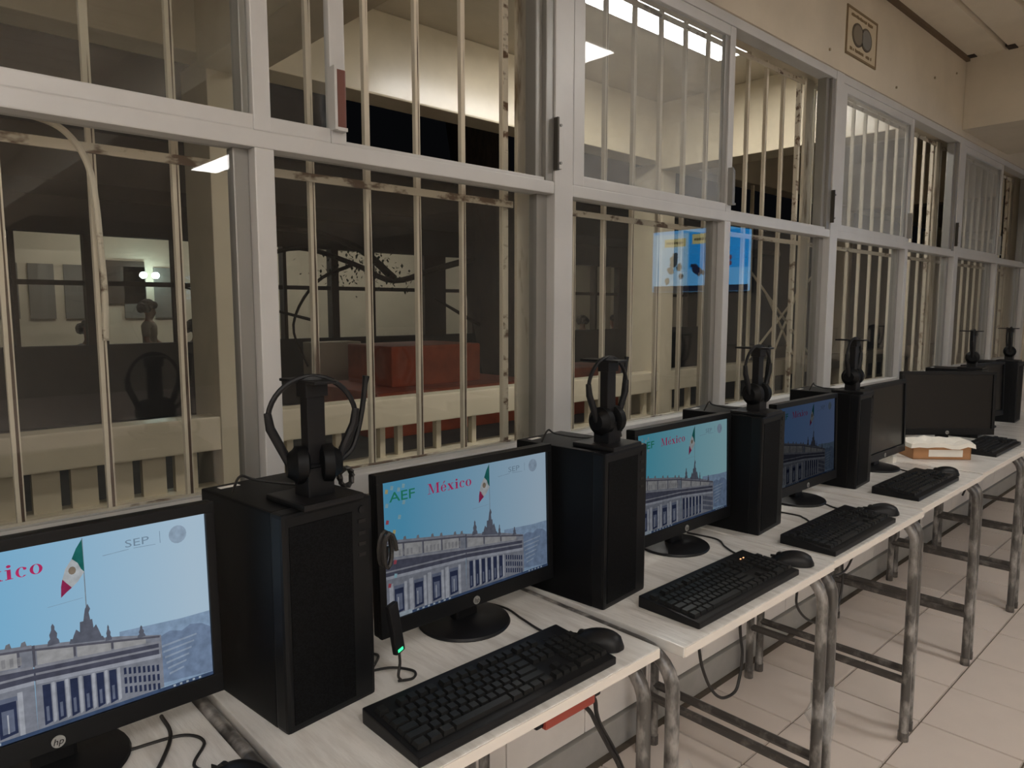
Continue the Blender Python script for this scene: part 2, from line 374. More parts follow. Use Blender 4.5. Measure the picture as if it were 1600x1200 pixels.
# security grilles outside the glass
bar_me = MB().box((-.0068, -.0068, 1.0), (.0068, .0068, 2.43)).mesh('grille_bar', BARP)
for k in range(4):
    g = thing('window_grille', ['rusty cream bar grille outside the window beside the first desks, with bent rod', 'rusty cream bar grille behind the hazy sliding pane',
              'cream bar grille outside the window below the two-disc sign', 'cream bar grille outside the window under the dropped beam'][k], 'grille', group='window grilles')
    xa, xb = POST[k]+.01, POST[k+1]+.01
    i0 = 0.498 - 0.1465*5
    n = 0
    for i in range(60):
        x = i0 + .1465*i
        if xa+.03 < x < xb-.02 and abs(x-(POST[k+1]-.03)) > .05: inst('grille_bar', bar_me, g, (x, 1.52, 0))
    MB().box((POST[k+1]-.066, 1.505, 1.0), (POST[k+1]+.008, 1.517, 2.43)).build('joint_plate', PLATEM, g, bevel=.002)
    MB().box((POST[k+1]-.112, 1.512, 1.0), (POST[k+1]-.094, 1.530, 2.43)).build('edge_bar', BARM, g)
    for z in (1.703, 2.398, 1.02):
        MB().box((xa, 1.506, z), (xb-.09, 1.513, z+.018)).build('cross_bar', BARM, g)
    if k == 0:
        pts = [(.12, 1.500, 1.757), (.200, 1.500, 1.756), (.250, 1.500, 1.753), (.288, 1.500, 1.745), (.312, 1.500, 1.730), (.332, 1.500, 1.703), (.345, 1.500, 1.666), (.351, 1.500, 1.610), (.354, 1.500, 1.53), (.357, 1.502, 1.45), (.355, 1.507, 1.36)]
        MB().tube(spline(pts, 6), .006, 8).build('bent_rod', BARM, g, smooth=True)

# ------------------------------------------------------------------ room luminaires
def luminaire(loc, sx, sy, label, s, name='ceiling_light', tone=(1.0, 0.975, 0.945, 1)):
    t = thing(name, label, 'light', loc)
    MB().box((-sx/2-.015, -sy/2-.015, -.045), (sx/2+.015, sy/2+.015, 0)).build('housing', WHITE, t, bevel=.004)
    MB().box((-sx/2, -sy/2, -.052), (sx/2, sy/2, -.044)).build('diffuser', glow('lamp_%s' % name, tone, s), t)
    return t
luminaire((3.10, -.38, CZ), .25, 1.08, 'lit ceiling luminaire over the aisle beside the desks', LAMP)
luminaire((2.82, -4.32, CZ), .25, 1.08, 'lit ceiling luminaire towards the back wall', LAMP)
for lx in (.15, -1.6, -3.4):
    for ly in (-1.2, -3.0, -4.8, -6.6, -8.3, -9.9):
        luminaire((lx, ly, CZ), .25, 1.08, 'lit ceiling luminaire in the rows over the empty end of the room', LAMP)['group'] = 'luminaire rows'
luminaire((6.57, -4.5, CZ), .25, 1.08, 'lit ceiling luminaire between the far beam and the television wall', LAMP)

# ------------------------------------------------------------------ desks
DZ = 0.775
def make_desk(x0, x1, yf, label):
    d = thing('student_desk', label, 'desk', (x0, yf, 0), 0, 'white student desks in a row')
    w = x1 - x0; dp = 1.35 - yf
    top = MB().box((0, 0, DZ-.022), (w, dp, DZ)).build('desktop', DESKT, d, bevel=.003)
    MB().box((.002, -.0015, DZ-.020), (w-.002, .001, DZ-.002)).build('edge_band', DESKE, top)
    r = .0145; zt = DZ-.022-r
    outer = x0 in (.405, 1.128)
    for sx in (-.0165 if outer else .03, w-.03):
        zt = DZ-.004-r if sx < 0 else DZ-.022-r
        yb = dp-.05; yy = .012; R = .07
        pts = [(sx, yy, 0.01), (sx, yy, zt-R)]
        pts += [(sx, yy+R-R*math.cos(a), zt-R+R*math.sin(a)) for a in [PI/2*t/6 for t in range(1, 7)]]
        pts += [(sx, yb-R+R*math.sin(a), zt-R+R*math.cos(a)) for a in [PI/2*t/6 for t in range(0, 7)]]
        pts += [(sx, yb, 0.01)]
        e = MB().tube(pts, r, 10).build('end_frame', TUBE, d, smooth=True)
        for y in (yy, yb): MB().cyl((sx, y, 0), (sx, y, .03), r+.002, 10).build('foot_cap', TUBED, e)
        MB().tube([(sx, yy, .205), (sx, yb, .205)], .0135, 8).build('stretcher', TUBED, d, smooth=True)
    MB().box((.04, dp-.06, .50), (w-.04, dp-.045, .53)).build('back_rail', TUBED, d)
    return d
DESKS = [(-.31, .372, .765, 'white student desk under the brightest monitor, with the cables of a mouse'),
         (.405, 1.095, .762, 'white student desk with a red power strip hanging below its top'),
         (1.128, 1.802, .730, 'white student desk set slightly forward, its keyboard showing lit lock lamps'),
         (1.812, 2.490, .735, 'white student desk under the dim grey-blue monitor'),
         (2.508, 3.215, .748, 'white student desk carrying the switched-off upright monitor'),
         (3.225, 3.945, .755, 'white student desk carrying the open cardboard box'),
         (3.955, 4.66, .755, 'white student desk just past the turned monitor'),
         (4.67, 5.37, .755, 'last white student desk at the far end of the row')]
for d in DESKS: make_desk(*d)
# loose packing film on two legs
for (x, y, z, lab) in [(1.158, .742, .50, 'torn clear packing film hanging on the leg of the forward desk'), (1.80, .742, .44, 'torn clear packing film clinging to legs under the dim monitor desk')]:
    m = MB(); n = 14; rows = 5
    vs = []
    for j in range(rows):
        for i in range(n):
            a = i/n*2*PI; rr = .019 + .012*random.random() + (.012 if j == 2 else 0)
            vs.append((x + rr*math.cos(a)*1.3, y + rr*math.sin(a), z - j*.035 + random.uniform(-.012, .012)))
    m.add(vs, [(j*n+i, j*n+(i+1)%n, (j+1)*n+(i+1)%n, (j+1)*n+i) for j in range(rows-1) for i in range(n)])
    tag(m.build('packing_film', FILM, None, smooth=True), lab, 'plastic film', 'torn packing film on desk legs')

# ------------------------------------------------------------------ monitors and their wallpaper
def quad(m, *uv): m.append(list(uv))
def serif_mexico():
    """bold high-contrast serif letters as polygons, cap height 1"""
    P = []; box = lambda x0, z0, x1, z1: P.append([(x0, z0), (x1, z0), (x1, z1), (x0, z1)])
    def ring(cx, cz, rx, rz, a0, a1, n=18, ti=.46, tz=.90):
        for k in range(n):
            p, q = a0+(a1-a0)*k/n, a0+(a1-a0)*(k+1)/n
            P.append([(cx+rx*math.cos(p), cz+rz*math.sin(p)), (cx+rx*math.cos(q), cz+rz*math.sin(q)), (cx+rx*ti*math.cos(q), cz+rz*tz*math.sin(q)), (cx+rx*ti*math.cos(p), cz+rz*tz*math.sin(p))])
    x = 0                                                            # M
    box(0, 0, .30, .05); box(0, .95, .24, 1); box(.13, .05, .17, .95); box(.84, .95, 1.10, 1); box(.72, 0, 1.10, .05); box(.82, .05, 1.00, .95)
    P.append([(.10, 1), (.30, 1), (.56, .12), (.48, 0)]); P.append([(.48, 0), (.52, 0), (.86, 1), (.82, 1)])
    x = 1.20; ring(x+.26, .33, .26, .345, .25*0, 2*PI*.93); box(x+.12, .33, x+.50, .38); P.append([(x+.20, .76), (x+.27, .76), (x+.44, 1.0), (x+.32, 1.0)])   # e with accent
    x = 1.82; P.append([(x+.04, .63), (x+.24, .63), (x+.56, .04), (x+.36, .04)]); P.append([(x+.08, .04), (x+.13, .04), (x+.48, .63), (x+.43, .63)])             # x
    for a, b in ((0, .26), (.36, .58)): box(x+a, .62, x+b, .67)
    for a, b in ((0, .24), (.32, .62)): box(x+a, 0, x+b, .05)
    x = 2.54; box(x+.08, .05, x+.25, .65); box(x, 0, x+.33, .05); box(x, .61, x+.25, .66); P.append([(x+.165+.10*math.cos(k*PI/5), .87+.10*math.sin(k*PI/5)) for k in range(10)])  # i
    x = 2.98; ring(x+.26, .33, .26, .345, .28*PI, 1.75*PI); P.append([(x+.40+.08*math.cos(k*PI/5), .53+.09*math.sin(k*PI/5)) for k in range(10)])               # c
    x = 3.58; ring(x+.28, .33, .28, .345, 0, 2*PI, 24)                                                                                                         # o
    return P, 4.14
def picture(name, col):
    m = glow(name, col, 1.0); nt = m.node_tree; e = [n for n in nt.nodes if n.type == 'EMISSION'][0]
    tc = nt.nodes.new('ShaderNodeTexCoord'); n = nt.nodes.new('ShaderNodeTexNoise'); n.inputs['Scale'].default_value = 90; n.inputs['Detail'].default_value = 4
    mr = nt.nodes.new('ShaderNodeMapRange'); mr.inputs[1].default_value = .3; mr.inputs[2].default_value = .7; mr.inputs[3].default_value = .80; mr.inputs[4].default_value = 1.12
    nt.links.new(tc.outputs['Object'], n.inputs['Vector']); nt.links.new(n.outputs['Fac'], mr.inputs[0]); nt.links.new(mr.outputs[0], e.inputs[1]); return m
def wallpaper(W, H, strength, key, sky_l, sky_r, dim):
    """flat picture on the screen: sky, palace, flag, lettering. returns list of (mesh-name, mesh)"""
    out = []
    def P(c): return tuple(v*strength for v in c[:3]) + (1,)
    def layer(name, polys, col, lvl):
        m = MB(); y = -.0006 - .00012*lvl
        for poly in polys: m.add([((u-.5)*W, y, (v-.5)*H) for u, v in poly], [tuple(range(len(poly)))])
        out.append((m, picture('scr_%s_%s' % (key, name), P(col))))
    # sky with gradient
    mt = bpy.data.materials.new('scr_sky_' + key); mt.use_nodes = True; nt = mt.node_tree; nt.nodes.clear()
    o = nt.nodes.new('ShaderNodeOutputMaterial'); e = nt.nodes.new('ShaderNodeEmission'); tc = nt.nodes.new('ShaderNodeTexCoord')
    mp = nt.nodes.new('ShaderNodeMapping'); gr = nt.nodes.new('ShaderNodeTexGradient'); cr = nt.nodes.new('ShaderNodeValToRGB')
    nt.links.new(tc.outputs['Generated'], mp.inputs[0]); nt.links.new(mp.outputs[0], gr.inputs[0]); nt.links.new(gr.outputs[0], cr.inputs[0])
    nt.links.new(cr.outputs[0], e.inputs[0]); nt.links.new(e.outputs[0], o.inputs[0]); e.inputs[1].default_value = strength
    cr.color_ramp.elements[0].color = sky_l; cr.color_ramp.elements[1].color = sky_r; cr.color_ramp.elements[0].position = .1; cr.color_ramp.elements[1].position = .95
    m = MB().add([(-W/2, -.0006, -H/2), (W/2, -.0006, -H/2), (W/2, -.0006, H/2), (-W/2, -.0006, H/2)], [(0,1,2,3)])
    out.append((m, mt))
    T = lambda r, g, b: tuple(v*dim for v in srgb(r, g, b)[:3]) + (1,)
    top = lambda u: .585-.235*u if u < .453 else .475-.33*(u-.453)     # parapet line
    cor = lambda u: .436-.19*u if u < .451 else .352-.17*(u-.451)      # cornice line
    led = lambda u: .318-.10*u if u < .45 else .285-.165*(u-.45)
    bot = lambda u: .0 if u < .45 else .05*(u-.45)
    band = lambda a, b, f, g: [(a, f(a)), (b, f(b)), (b, g(b)), (a, g(a))]
    rows = lambda f, d0, d1: [band(0, .45, lambda u: f(u)+d0, lambda u: f(u)+d1), band(.455, .825, lambda u: f(u)+d0, lambda u: f(u)+d1)]
    layer('haze_band', [[(.70, .03), (1, .01), (1, .40), (.90, .40), (.70, .42)]], T(150, 176, 206), 1)
    layer('distant_blocks', [[(.80, .05), (1, .02), (1, .30), (.97, .335), (.93, .35), (.90, .325), (.86, .345), (.80, .31)]], T(126, 146, 176), 2)
    layer('distant_lines', [[(.83+.004*i, .27-.035*i), (.95-.01*i, .285-.035*i), (.95-.01*i, .275-.035*i), (.83+.004*i, .258-.035*i)] for i in range(6)], T(158, 174, 196), 3)
    layer('palace_front', [[(0, 0), (.45, 0), (.45, top(.45)), (0, top(0))], [(.45, 0), (.83, .02), (.83, .335), (.70, .395), (.66, .41), (.453, .475)]], T(140, 144, 156), 3)
    layer('parapet_light', [band(u, u+.095, lambda q: cor(q)+.022, lambda q: top(q)-.03) for u in (0, .105, .21, .315)] +
          [band(u, u+.10, lambda q: cor(q)+.015, lambda q: top(q)-.025) for u in (.462, .572, .68)], T(172, 172, 174), 4)
    layer('parapet_shade', rows(top, -.03, -.018) + [[(.450, .36), (.458, .36), (.458, .475), (.450, .475)]] + [[(u, cor(u)+.022), (u+.007, cor(u)+.022), (u+.007, top(u)-.02), (u, top(u)-.02)] for u in (.098, .203, .308, .41, .562, .672)], T(98, 98, 110), 5)
    layer('frieze_marks', [[(u, cor(u)+.03), (u+.010, cor(u)+.03), (u+.010, cor(u)+.075), (u, cor(u)+.075)] for u in [.012+.021*i for i in range(20)] if (int(u*100) % 5)], T(150, 150, 154), 5)
    layer('roof_bits', [[(u, top(u)-.005), (u+.018, top(u)-.008), (u+.014, top(u)+.022), (u+.004, top(u)+.018)] for u in (.04, .10, .17, .25, .30, .38, .42)], T(128, 130, 138), 3)
    layer('cornice', [band(0, .45, led, cor), band(.45, .82, led, cor)], T(84, 86, 102), 5)
    layer('cornice_light', rows(cor, 0, .014) + rows(led, .03, .042), T(150, 152, 162), 6)
    layer('ledge', rows(led, -.02, .002), T(170, 174, 186), 6)
    dk = []; lt_ = []; md = []
    for u in (.02, .125, .225, .325):
        lt_ += [[(u, .0), (u, .26), (u+.020, .26), (u+.020, .0)], [(u+.078, 0), (u+.078, .25), (u+.092, .25), (u+.092, 0)]]
        dk.append([(u+.026, .03), (u+.026, .235), (u+.074, .232), (u+.074, .04)])
        md += [[(u+.034, .05), (u+.034, .175), (u+.066, .172), (u+.066, .055)], [(u+.024, .215), (u+.024, .24), (u+.077, .236), (u+.077, .212)]]
        lt_ += [[(u+.040, .05), (u+.040, .15), (u+.045, .15), (u+.045, .05)], [(u+.056, .055), (u+.056, .15), (u+.061, .15), (u+.061, .055)]]
    for i in range(6):
        u = .470+.038*i; h = led(u)-.03
        dk.append([(u, .03), (u, h), (u+.022, h-.004), (u+.022, .04)]); lt_.append([(u+.025, .03), (u+.025, h), (u+.034, h), (u+.034, .04)])
        md.append([(u+.006, .05), (u+.006, .13), (u+.014, .13), (u+.014, .05)])
    for i in range(8):
        u = .705+.0148*i
        for j in range(3):
            a = .19-.055*j-.006*i; dk.append([(u, a-.02), (u, a+.018), (u+.008, a+.017), (u+.008, a-.021)])
    layer('column_light', lt_, T(182, 186, 196), 7); layer('doorways', dk, T(52, 60, 88), 8); layer('door_surrounds', md, T(112, 120, 142), 9)
    layer('door_columns', [[(.02+k*.1035+.042, .05), (.02+k*.1035+.042, .15), (.02+k*.1035+.046, .15), (.02+k*.1035+.046, .05)] for k in range(4)], T(190, 194, 204), 10)
    stat = []
    for (u, v, w, h) in ((.509, .45, .017, .115), (.666, .39, .010, .09), (.767, .355, .013, .07)):
        stat += [[(u-w, v), (u+w, v), (u+w*.9, v+h*.18), (u+w*.6, v+h*.3), (u+w*.7, v+h*.5), (u+w*.35, v+h*.68), (u-w*.25, v+h*.7), (u-w*.6, v+h*.5), (u-w*.5, v+h*.3), (u-w*.9, v+h*.2)],
                 [(u-w*.25, v+h*.68), (u+w*.3, v+h*.68), (u+w*.34, v+h*.85), (u+w*.05, v+h), (u-w*.22, v+h*.88)]]
    stat += [[(.552, .43), (.655, .40), (.650, .425), (.556, .455)], [(.562, .45), (.646, .425), (.640, .46), (.632, .50), (.624, .485), (.622, .535), (.586, .535), (.584, .48), (.574, .50), (.566, .47)],
             [(.596, .535), (.616, .535), (.613, .575), (.618, .595), (.611, .625), (.603, .60), (.60, .575)]]
    layer('statues', stat, T(104, 108, 122), 7)
    layer('flag_pole', [[(.606, .60), (.609, .60), (.6105, .99), (.6075, .99)]], T(140, 154, 165), 4)
    layer('flag_green', [[(.608, .985), (.609, .805), (.600, .825), (.592, .86), (.576, .888), (.590, .94)]], T(38, 112, 108), 5)
    layer('flag_white', [[(.576, .888), (.592, .86), (.600, .825), (.609, .805), (.590, .76), (.571, .733), (.546, .787), (.556, .84)]], T(196, 202, 206), 5)
    layer('flag_red', [[(.546, .787), (.560, .772), (.571, .733), (.556, .715), (.539, .691), (.541, .75)]], T(158, 50, 92), 5)
    layer('flag_crest', [[(.575+.011*math.cos(a*PI/5), .825+.022*math.sin(a*PI/5)) for a in range(10)]], T(142, 128, 112), 6)
    layer('task_bar', [[(0, 0), (1, 0), (1, .02), (0, .02)]], T(70, 88, 120), 11)
    layer('search_box', [[(.02, .001), (.135, .001), (.135, .032), (.02, .032)]] + [[(.16+.03*i, .004), (.172+.03*i, .004), (.172+.03*i, .017), (.16+.03*i, .017)] for i in range(7)] +
          [[(.86+.022*i, .004), (.868+.022*i, .004), (.868+.022*i, .016), (.86+.022*i, .016)] for i in range(5)], T(180, 194, 206), 12)
    ic = lambda L: [[(u, v), (u+.014, v-.004), (u+.018, v+.024), (u+.004, v+.03)] for u, v in L]
    layer('icons_red', ic([(.012, .70), (.045, .40), (.013, .24)]), T(176, 84, 96), 12)
    layer('icons_pale', ic([(.012, .82), (.012, .50), (.045, .50), (.075, .92), (.075, .72), (.045, .30), (.012, .62), (.10, .94), (.10, .82), (.04, .94)]), T(152, 194, 208), 12)
    layer('icons_yellow', ic([(.045, .62), (.013, .92)]), T(196, 186, 136), 12)
    layer('seal', [[(.905+.030*math.cos(a*PI/8), .905+.053*math.sin(a*PI/8)) for a in range(16)]], T(164, 186, 208), 5)
    layer('rule_lines', [[(.665, .868), (.745, .875), (.745, .878), (.665, .871)], [(.76, .876), (.83, .872), (.83, .875), (.76, .879)], [(.845, .875), (.847, .875), (.847, .945), (.845, .945)],
          [(.50, .655), (.60, .663), (.60, .665), (.50, .657)]], T(146, 172, 194), 5)
    def txt(name, body, u, v, h, wd, col, off, lvl):
        me = text_mesh(body, 1.0, 0, off); xs = [p.co.x for p in me.vertices]; ys = [p.co.y for p in me.vertices]
        sx = wd*W/(max(xs)-min(xs)); sy = h*H/(max(ys)-min(ys)); y = -.0006-.00012*lvl
        for p in me.vertices: p.co = Vector(((u-.5)*W + (p.co.x-min(xs))*sx, y, (v-.5)*H + (p.co.y-min(ys))*sy))
        m = MB(); m.add([tuple(p.co) for p in me.vertices], [tuple(p.vertices) for p in me.polygons]); out.append((m, glow('scr_%s_%s' % (key, name), P(col), 1.0)))
    ps, wd = serif_mexico()
    layer('mexico_lettering', [[(.240+px/wd*.255, .848+pz*.078) for px, pz in p] for p in ps], T(206, 56, 114), 6)
    txt('green_lettering', 'AEF', .035, .850, .070, .135, T(48, 146, 118), .008, 6)
    txt('grey_lettering', 'SEP', .735, .888, .042, .075, T(132, 158, 180), -.004, 6)
    big = MB()
    for i, (m, _) in enumerate(out): big.m(i).add(m.v, m.f)
    return big.mesh('wallpaper', [c for _, c in out])

SW, SH = .420, .256
def make_monitor(loc, rz, label, on=None, tilt=.03, base=True):
    t = thing('monitor', label, 'monitor', (loc[0], loc[1], DZ), rz, 'desktop monitors')
    zc = .205
    bx0, bx1, bt, bb = SW/2+.014, SW/2+.014, SH/2+.016, SH/2+.030
    R = Matrix.Rotation(-tilt, 3, 'X')
    def tl(mesh):
        for v in mesh.vertices: v.co = R @ v.co + Vector((0, 0, zc))
        return mesh
    b = MB(); b.box((-bx0, 0, -bb), (bx1, .022, bt))
    body = inst('casing', tl(b.mesh('casing', BEZEL, bevel=.005)), t)
    b = MB(); b.box((-.16, .020, -.09), (.16, .045, .09)); inst('back_shell', tl(b.mesh('back_shell', BLACK, bevel=.012)), t)
    fr = MB(); f = .006
    for a, c in [((-bx0, SH/2), (bx1, bt)), ((-bx0, -bb), (bx1, -SH/2)), ((-bx0, -SH/2), (-SW/2, SH/2)), ((SW/2, -SH/2), (bx1, SH/2))]:
        fr.box((a[0], -f, a[1]), (c[0], .004, c[1]))
    bz = inst('bezel', tl(fr.mesh('bezel', BEZEL, bevel=.0015)), t)
    scr = inst('screen', tl(MB().box((-SW/2, -.0005, -SH/2), (SW/2, .003, SH/2)).mesh('screen', SCREENOFF)), t)
    if on:
        inst('wallpaper', tl(wallpaper(SW, SH, *on)), scr)['kind'] = 'stuff'
    lg = MB(); lg.prism([(.0085*math.cos(a*PI/10), -.146+.0085*math.sin(a*PI/10)) for a in range(20)], -f-.0012, -f+.001)
    lo = inst('maker_badge', tl(lg.mesh('maker_badge', mat('badge_silver', srgb(170, 170, 168), .35, .6))), t)
    me = text_mesh('hp', .013, .0002, 0, .25)
    xs = [p.co.x for p in me.vertices]
    for p in me.vertices: p.co = Vector((p.co.x-(max(xs)+min(xs))/2, -f-.0018, -.150+p.co.y))
    me.materials.clear(); me.materials.append(BEZEL); inst('badge_lettering', tl(me), lo)
    if base:
        n = MB(); n.box((-.028, .020, .010), (.028, .042, .15)); n.build('neck', BLACK, t, bevel=.006)
        n = MB(); n.lathe([(.094, 0), (.096, .003), (.094, .007), (.080, .011), (.03, .015)], 40, (0, .03, 0)); n.build('base', BLACK, t, smooth=True)
    return t
SKY = (srgb(92, 168, 206), srgb(178, 202, 222))
make_monitor((.170, 1.10), 0, 'brightest lit monitor, showing a palace and flag, on the desk with loose mouse cables', (.66, 'a', srgb(104, 190, 236), srgb(190, 216, 236), .95))
make_monitor((.892, 1.075), 0, 'lit monitor with flag wallpaper and a green-lit adapter at its side', (.50, 'b', SKY[0], SKY[1], .85))
make_monitor((1.612, 1.055), 0, 'dimmer teal-toned lit monitor behind the keyboard with lit lock lamps', (.38, 'c', srgb(92, 176, 200), srgb(160, 206, 216), .8))
make_monitor((2.312, 1.045), 0, 'faint grey-blue lit monitor, the dimmest one still on', (.12, 'd', srgb(112, 150, 205), srgb(140, 165, 215), .6))
make_monitor((3.02, 1.055), 0, 'switched-off monitor just before the cardboard box', None)
make_monitor((3.80, 1.05), math.radians(-43), 'switched-off monitor turned towards the aisle behind the cardboard box', None)
make_monitor((4.53, 1.08), math.radians(-10), 'switched-off monitor past the turned one', None)

# ------------------------------------------------------------------ computer towers
TWD, TDP, THT = .165, .25, .342
def make_tower():
    t = thing('computer_tower', 'tower', 'computer')
    MB().box((0, .03, 0), (TWD, TDP, THT)).build('case', BLACKM, t, bevel=.004)
    fp = MB().box((0, 0, 0), (TWD, .034, THT)).build('front_bezel', BEZEL, t, bevel=.006)
    MB().box((.012, -.001, .012), (TWD-.040, .004, THT-.020)).build('grille_panel', MESHB, fp)
    for i, z in enumerate((.300, .280, .262, .244)):
        MB().box((TWD-.028, -.001, z), (TWD-.014, .004, z+.006)).build('usb_port', mat('port_dark', srgb(8, 8, 8), .5), fp)
    MB().cyl((TWD-.021, -.002, .322), (TWD-.021, .004, .322), .006, 14).build('power_button', BLACK, fp)
    MB().box((.02, TDP-.030, THT-.001), (.055, TDP-.018, THT+.0006)).build('sticker', LABELW, t)
    for x in (.02, TWD-.02):
        for y in (.03, TDP-.03): MB().box((x-.008, y-.008, -.001), (x+.008, y+.008, .004)).build('foot', BLACK, t)
    return t
TOWERS = [(.445, .976, 6, 'black computer tower beside the brightest monitor, its headset facing out'),
          (1.143, .942, 5, 'black computer tower beside the monitor with the green-lit adapter'),
          (1.857, .967, 5, 'black computer tower between the teal-toned and the dimmest monitors'),
          (2.600, .992, 4, 'black computer tower just before the switched-off upright monitor'),
          (4.08, .985, 4, 'black computer tower behind the turned monitor'),
          (4.80, .985, 3, 'black computer tower at the far end of the row')]
tp = make_tower()
for i, (x, y, a, lab) in enumerate(TOWERS):
    o = tp if i == 0 else copy_tree(tp)
    o.location = (x, y, DZ); o.rotation_euler = (0, 0, math.radians(a)); o['label'] = lab; o['group'] = 'computer towers'

# ------------------------------------------------------------------ headset stands and headsets
TZ = DZ + THT
def make_stand():
    t = thing('headset_stand', 's', 'stand')
    MB().box((-.055, -.055, 0), (.055, .055, .010)).build('base', BLACK, t, bevel=.004)
    MB().box((-.024, -.020, .008), (.024, .020, .055)).taper((-.020, -.016, .055), (.020, .016, 0), .004, .06).build('collar', BLACK, t, bevel=.003)
    MB().box((-.016, -.010, .05), (.016, .010, .186)).build('post', BLACK, t, bevel=.002)
    MB().box((-.020, -.014, .166), (.020, .014, .188)).build('head_block', BLACK, t, bevel=.002)
    MB().box((-.020, -.038, .187), (.020, .062, .192)).build('cradle', BLACK, t, bevel=.002)
    return t
def make_headset():
    t = thing('headset', 'h', 'headset')      # origin at the underside of the band's crown
    R = .068
    pts = [(R*1.0*math.cos(a), 0, R*1.02*math.sin(a)-R*1.02+.004) for a in [PI*k/20 for k in range(21)]]
    lo = -.135
    pts = [(R*.62, 0, lo+.02), (R*.86, 0, lo+.045)] + pts + [(-R*.86, 0, lo+.045), (-R*.62, 0, lo+.02)]
    MB().tube(pts, .0042, 8).build('headband', BLACK, t, smooth=True)
    MB().tube([(R*.55*math.cos(a), 0, R*1.02*math.sin(a)-R*1.02-.001) for a in [PI*(.36+.28*k/8) for k in range(9)]], .008, 8).build('band_pad', BLACK, t, smooth=True)
    for s in (1, -1):
        y = MB(); y.tube([(s*R*.55, 0, lo), (s*R*.74, 0, lo+.03), (s*R*.95, 0, lo+.06), (s*R*1.0, 0, lo+.085)], [.006, .0075, .0075, .006], 8); yk = y.build('yoke', BLACK, t, bevel=.002)
        e = MB(); cx = s*R*.56
        e.tube([(cx+s*.004, 0, lo), (cx-s*.006, 0, lo), (cx-s*.010, 0, lo), (cx-s*.026, 0, lo), (cx-s*.030, 0, lo)], [.018, .025, .031, .031, .022], 24)
        e.build('ear_cup', BLACKM, t, smooth=True)
    MB().tube(spline([(R*.60, .004, lo), (R*.95, .012, lo+.02), (R*1.18, .016, lo+.07), (R*1.32, .016, lo+.135)], 5), [.0045]*15 + [.006], 8).build('microphone_boom', BLACK, t, smooth=True)
    return t
HS = [(.528, 1.030, 6, -18, 'facing outward beside the brightest monitor'), (1.216, .998, 5, 2, 'beside the monitor with the green-lit adapter'),
      (1.918, 1.020, 5, -2, 'between the teal-toned and dimmest monitors'), (2.662, 1.045, 4, 2, 'before the switched-off upright monitor'),
      (4.155, 1.05, 4, 12, 'behind the turned monitor'), (4.875, 1.05, 4, 14, 'at the far end of the row')]
sp, hp = make_stand(), make_headset()
for i, (x, y, a, hy, lab) in enumerate(HS):
    s, h = (sp, hp) if i == 0 else (copy_tree(sp), copy_tree(hp))
    s.location = (x, y, TZ); s.rotation_euler = (0, 0, math.radians(a))
    h.location = (x, y, TZ+.193); h.rotation_euler = (0, 0, math.radians(hy))
    s['label'] = 'black headset stand on the tower ' + lab; s['group'] = 'headset stands'
    h['label'] = 'black headset hanging on the stand ' + lab; h['group'] = 'headsets'
    if i < 4:
        c = MB().tube(spline([(x+.03, y+.035, TZ+.05), (x+.05, y+.04, TZ+.012), (x+.02, y+.09, TZ+.004), (x-.045, y+.115, TZ+.018), (x-.075, y+.11, TZ+.03), (x-.085, y+.12, TZ+.003)], 6), .0022, 6).build('headset_cable', CABLE, None, smooth=True)
        tag(c, 'thin headset cable looping over the tower ' + lab, 'cable', 'headset cables')
        c = MB().tube([(x+.075+.012*math.cos(k*PI/5), y+.03+.004*(k % 3), TZ+.018+.016*math.sin(k*PI/5)) for k in range(24)], .004, 6).build('cable_coil', CABLE, None, smooth=True)
        tag(c, 'tied coil of headset cable on the tower ' + lab, 'cable', 'headset cable coils')

# ------------------------------------------------------------------ keyboards and mice
key_cache = {}
def key_mesh(w, d):
    k = (round(w, 4), round(d, 4))
    if k not in key_cache: key_cache[k] = MB().taper((0, 0, 0), (w, d, 0), .0022, .0075).mesh('key', KEYM)
    return key_cache[k]
def key_layout():
    u = .0188; L = []
    rows = [[(0,1),(2,1),(3,1),(4,1),(5,1),(6.5,1),(7.5,1),(8.5,1),(9.5,1),(11,1),(12,1),(13,1),(14,1)],
            [(i,1) for i in range(13)] + [(13,2)], [(0,1.5)] + [(1.5+i,1) for i in range(12)] + [(13.5,1.5)],
            [(0,1.75)] + [(1.75+i,1) for i in range(11)] + [(12.75,2.25)], [(0,2.25)] + [(2.25+i,1) for i in range(10)] + [(12.25,2.75)],
            [(0,1.25),(1.25,1.25),(2.5,1.25),(3.75,6.25),(10,1.25),(11.25,1.25),(12.5,1.25),(13.75,1.25)]]
    ys = [5.25, 4, 3, 2, 1, 0]
    for r, y in zip(rows, ys):
        for x, w in r: L.append((x*u, y*u, w*u-.0016, u-.0016))
    for i in range(3):
        L.append(((15.3+i)*u, 5.25*u, u-.0016, u-.0016)); L.append(((15.3+i)*u, 4*u, u-.0016, u-.0016)); L.append(((15.3+i)*u, 3*u, u-.0016, u-.0016)); L.append(((15.3+i)*u, 0, u-.0016, u-.0016))
    L.append((16.3*u, u, u-.0016, u-.0016))
    for j in range(4):
        for i in range(3): L.append(((18.6+i)*u, (1+j)*u, u-.0016, u-.0016))
    L += [(18.6*u, 0, 2*u-.0016, u-.0016), (20.6*u, 0, u-.0016, u-.0016), (21.6*u, 0, u-.0016, 2*u-.0016), (21.6*u, 2*u, u-.0016, 2*u-.0016), (21.6*u, 4*u, u-.0016, u-.0016)]
    return L
KL = key_layout()
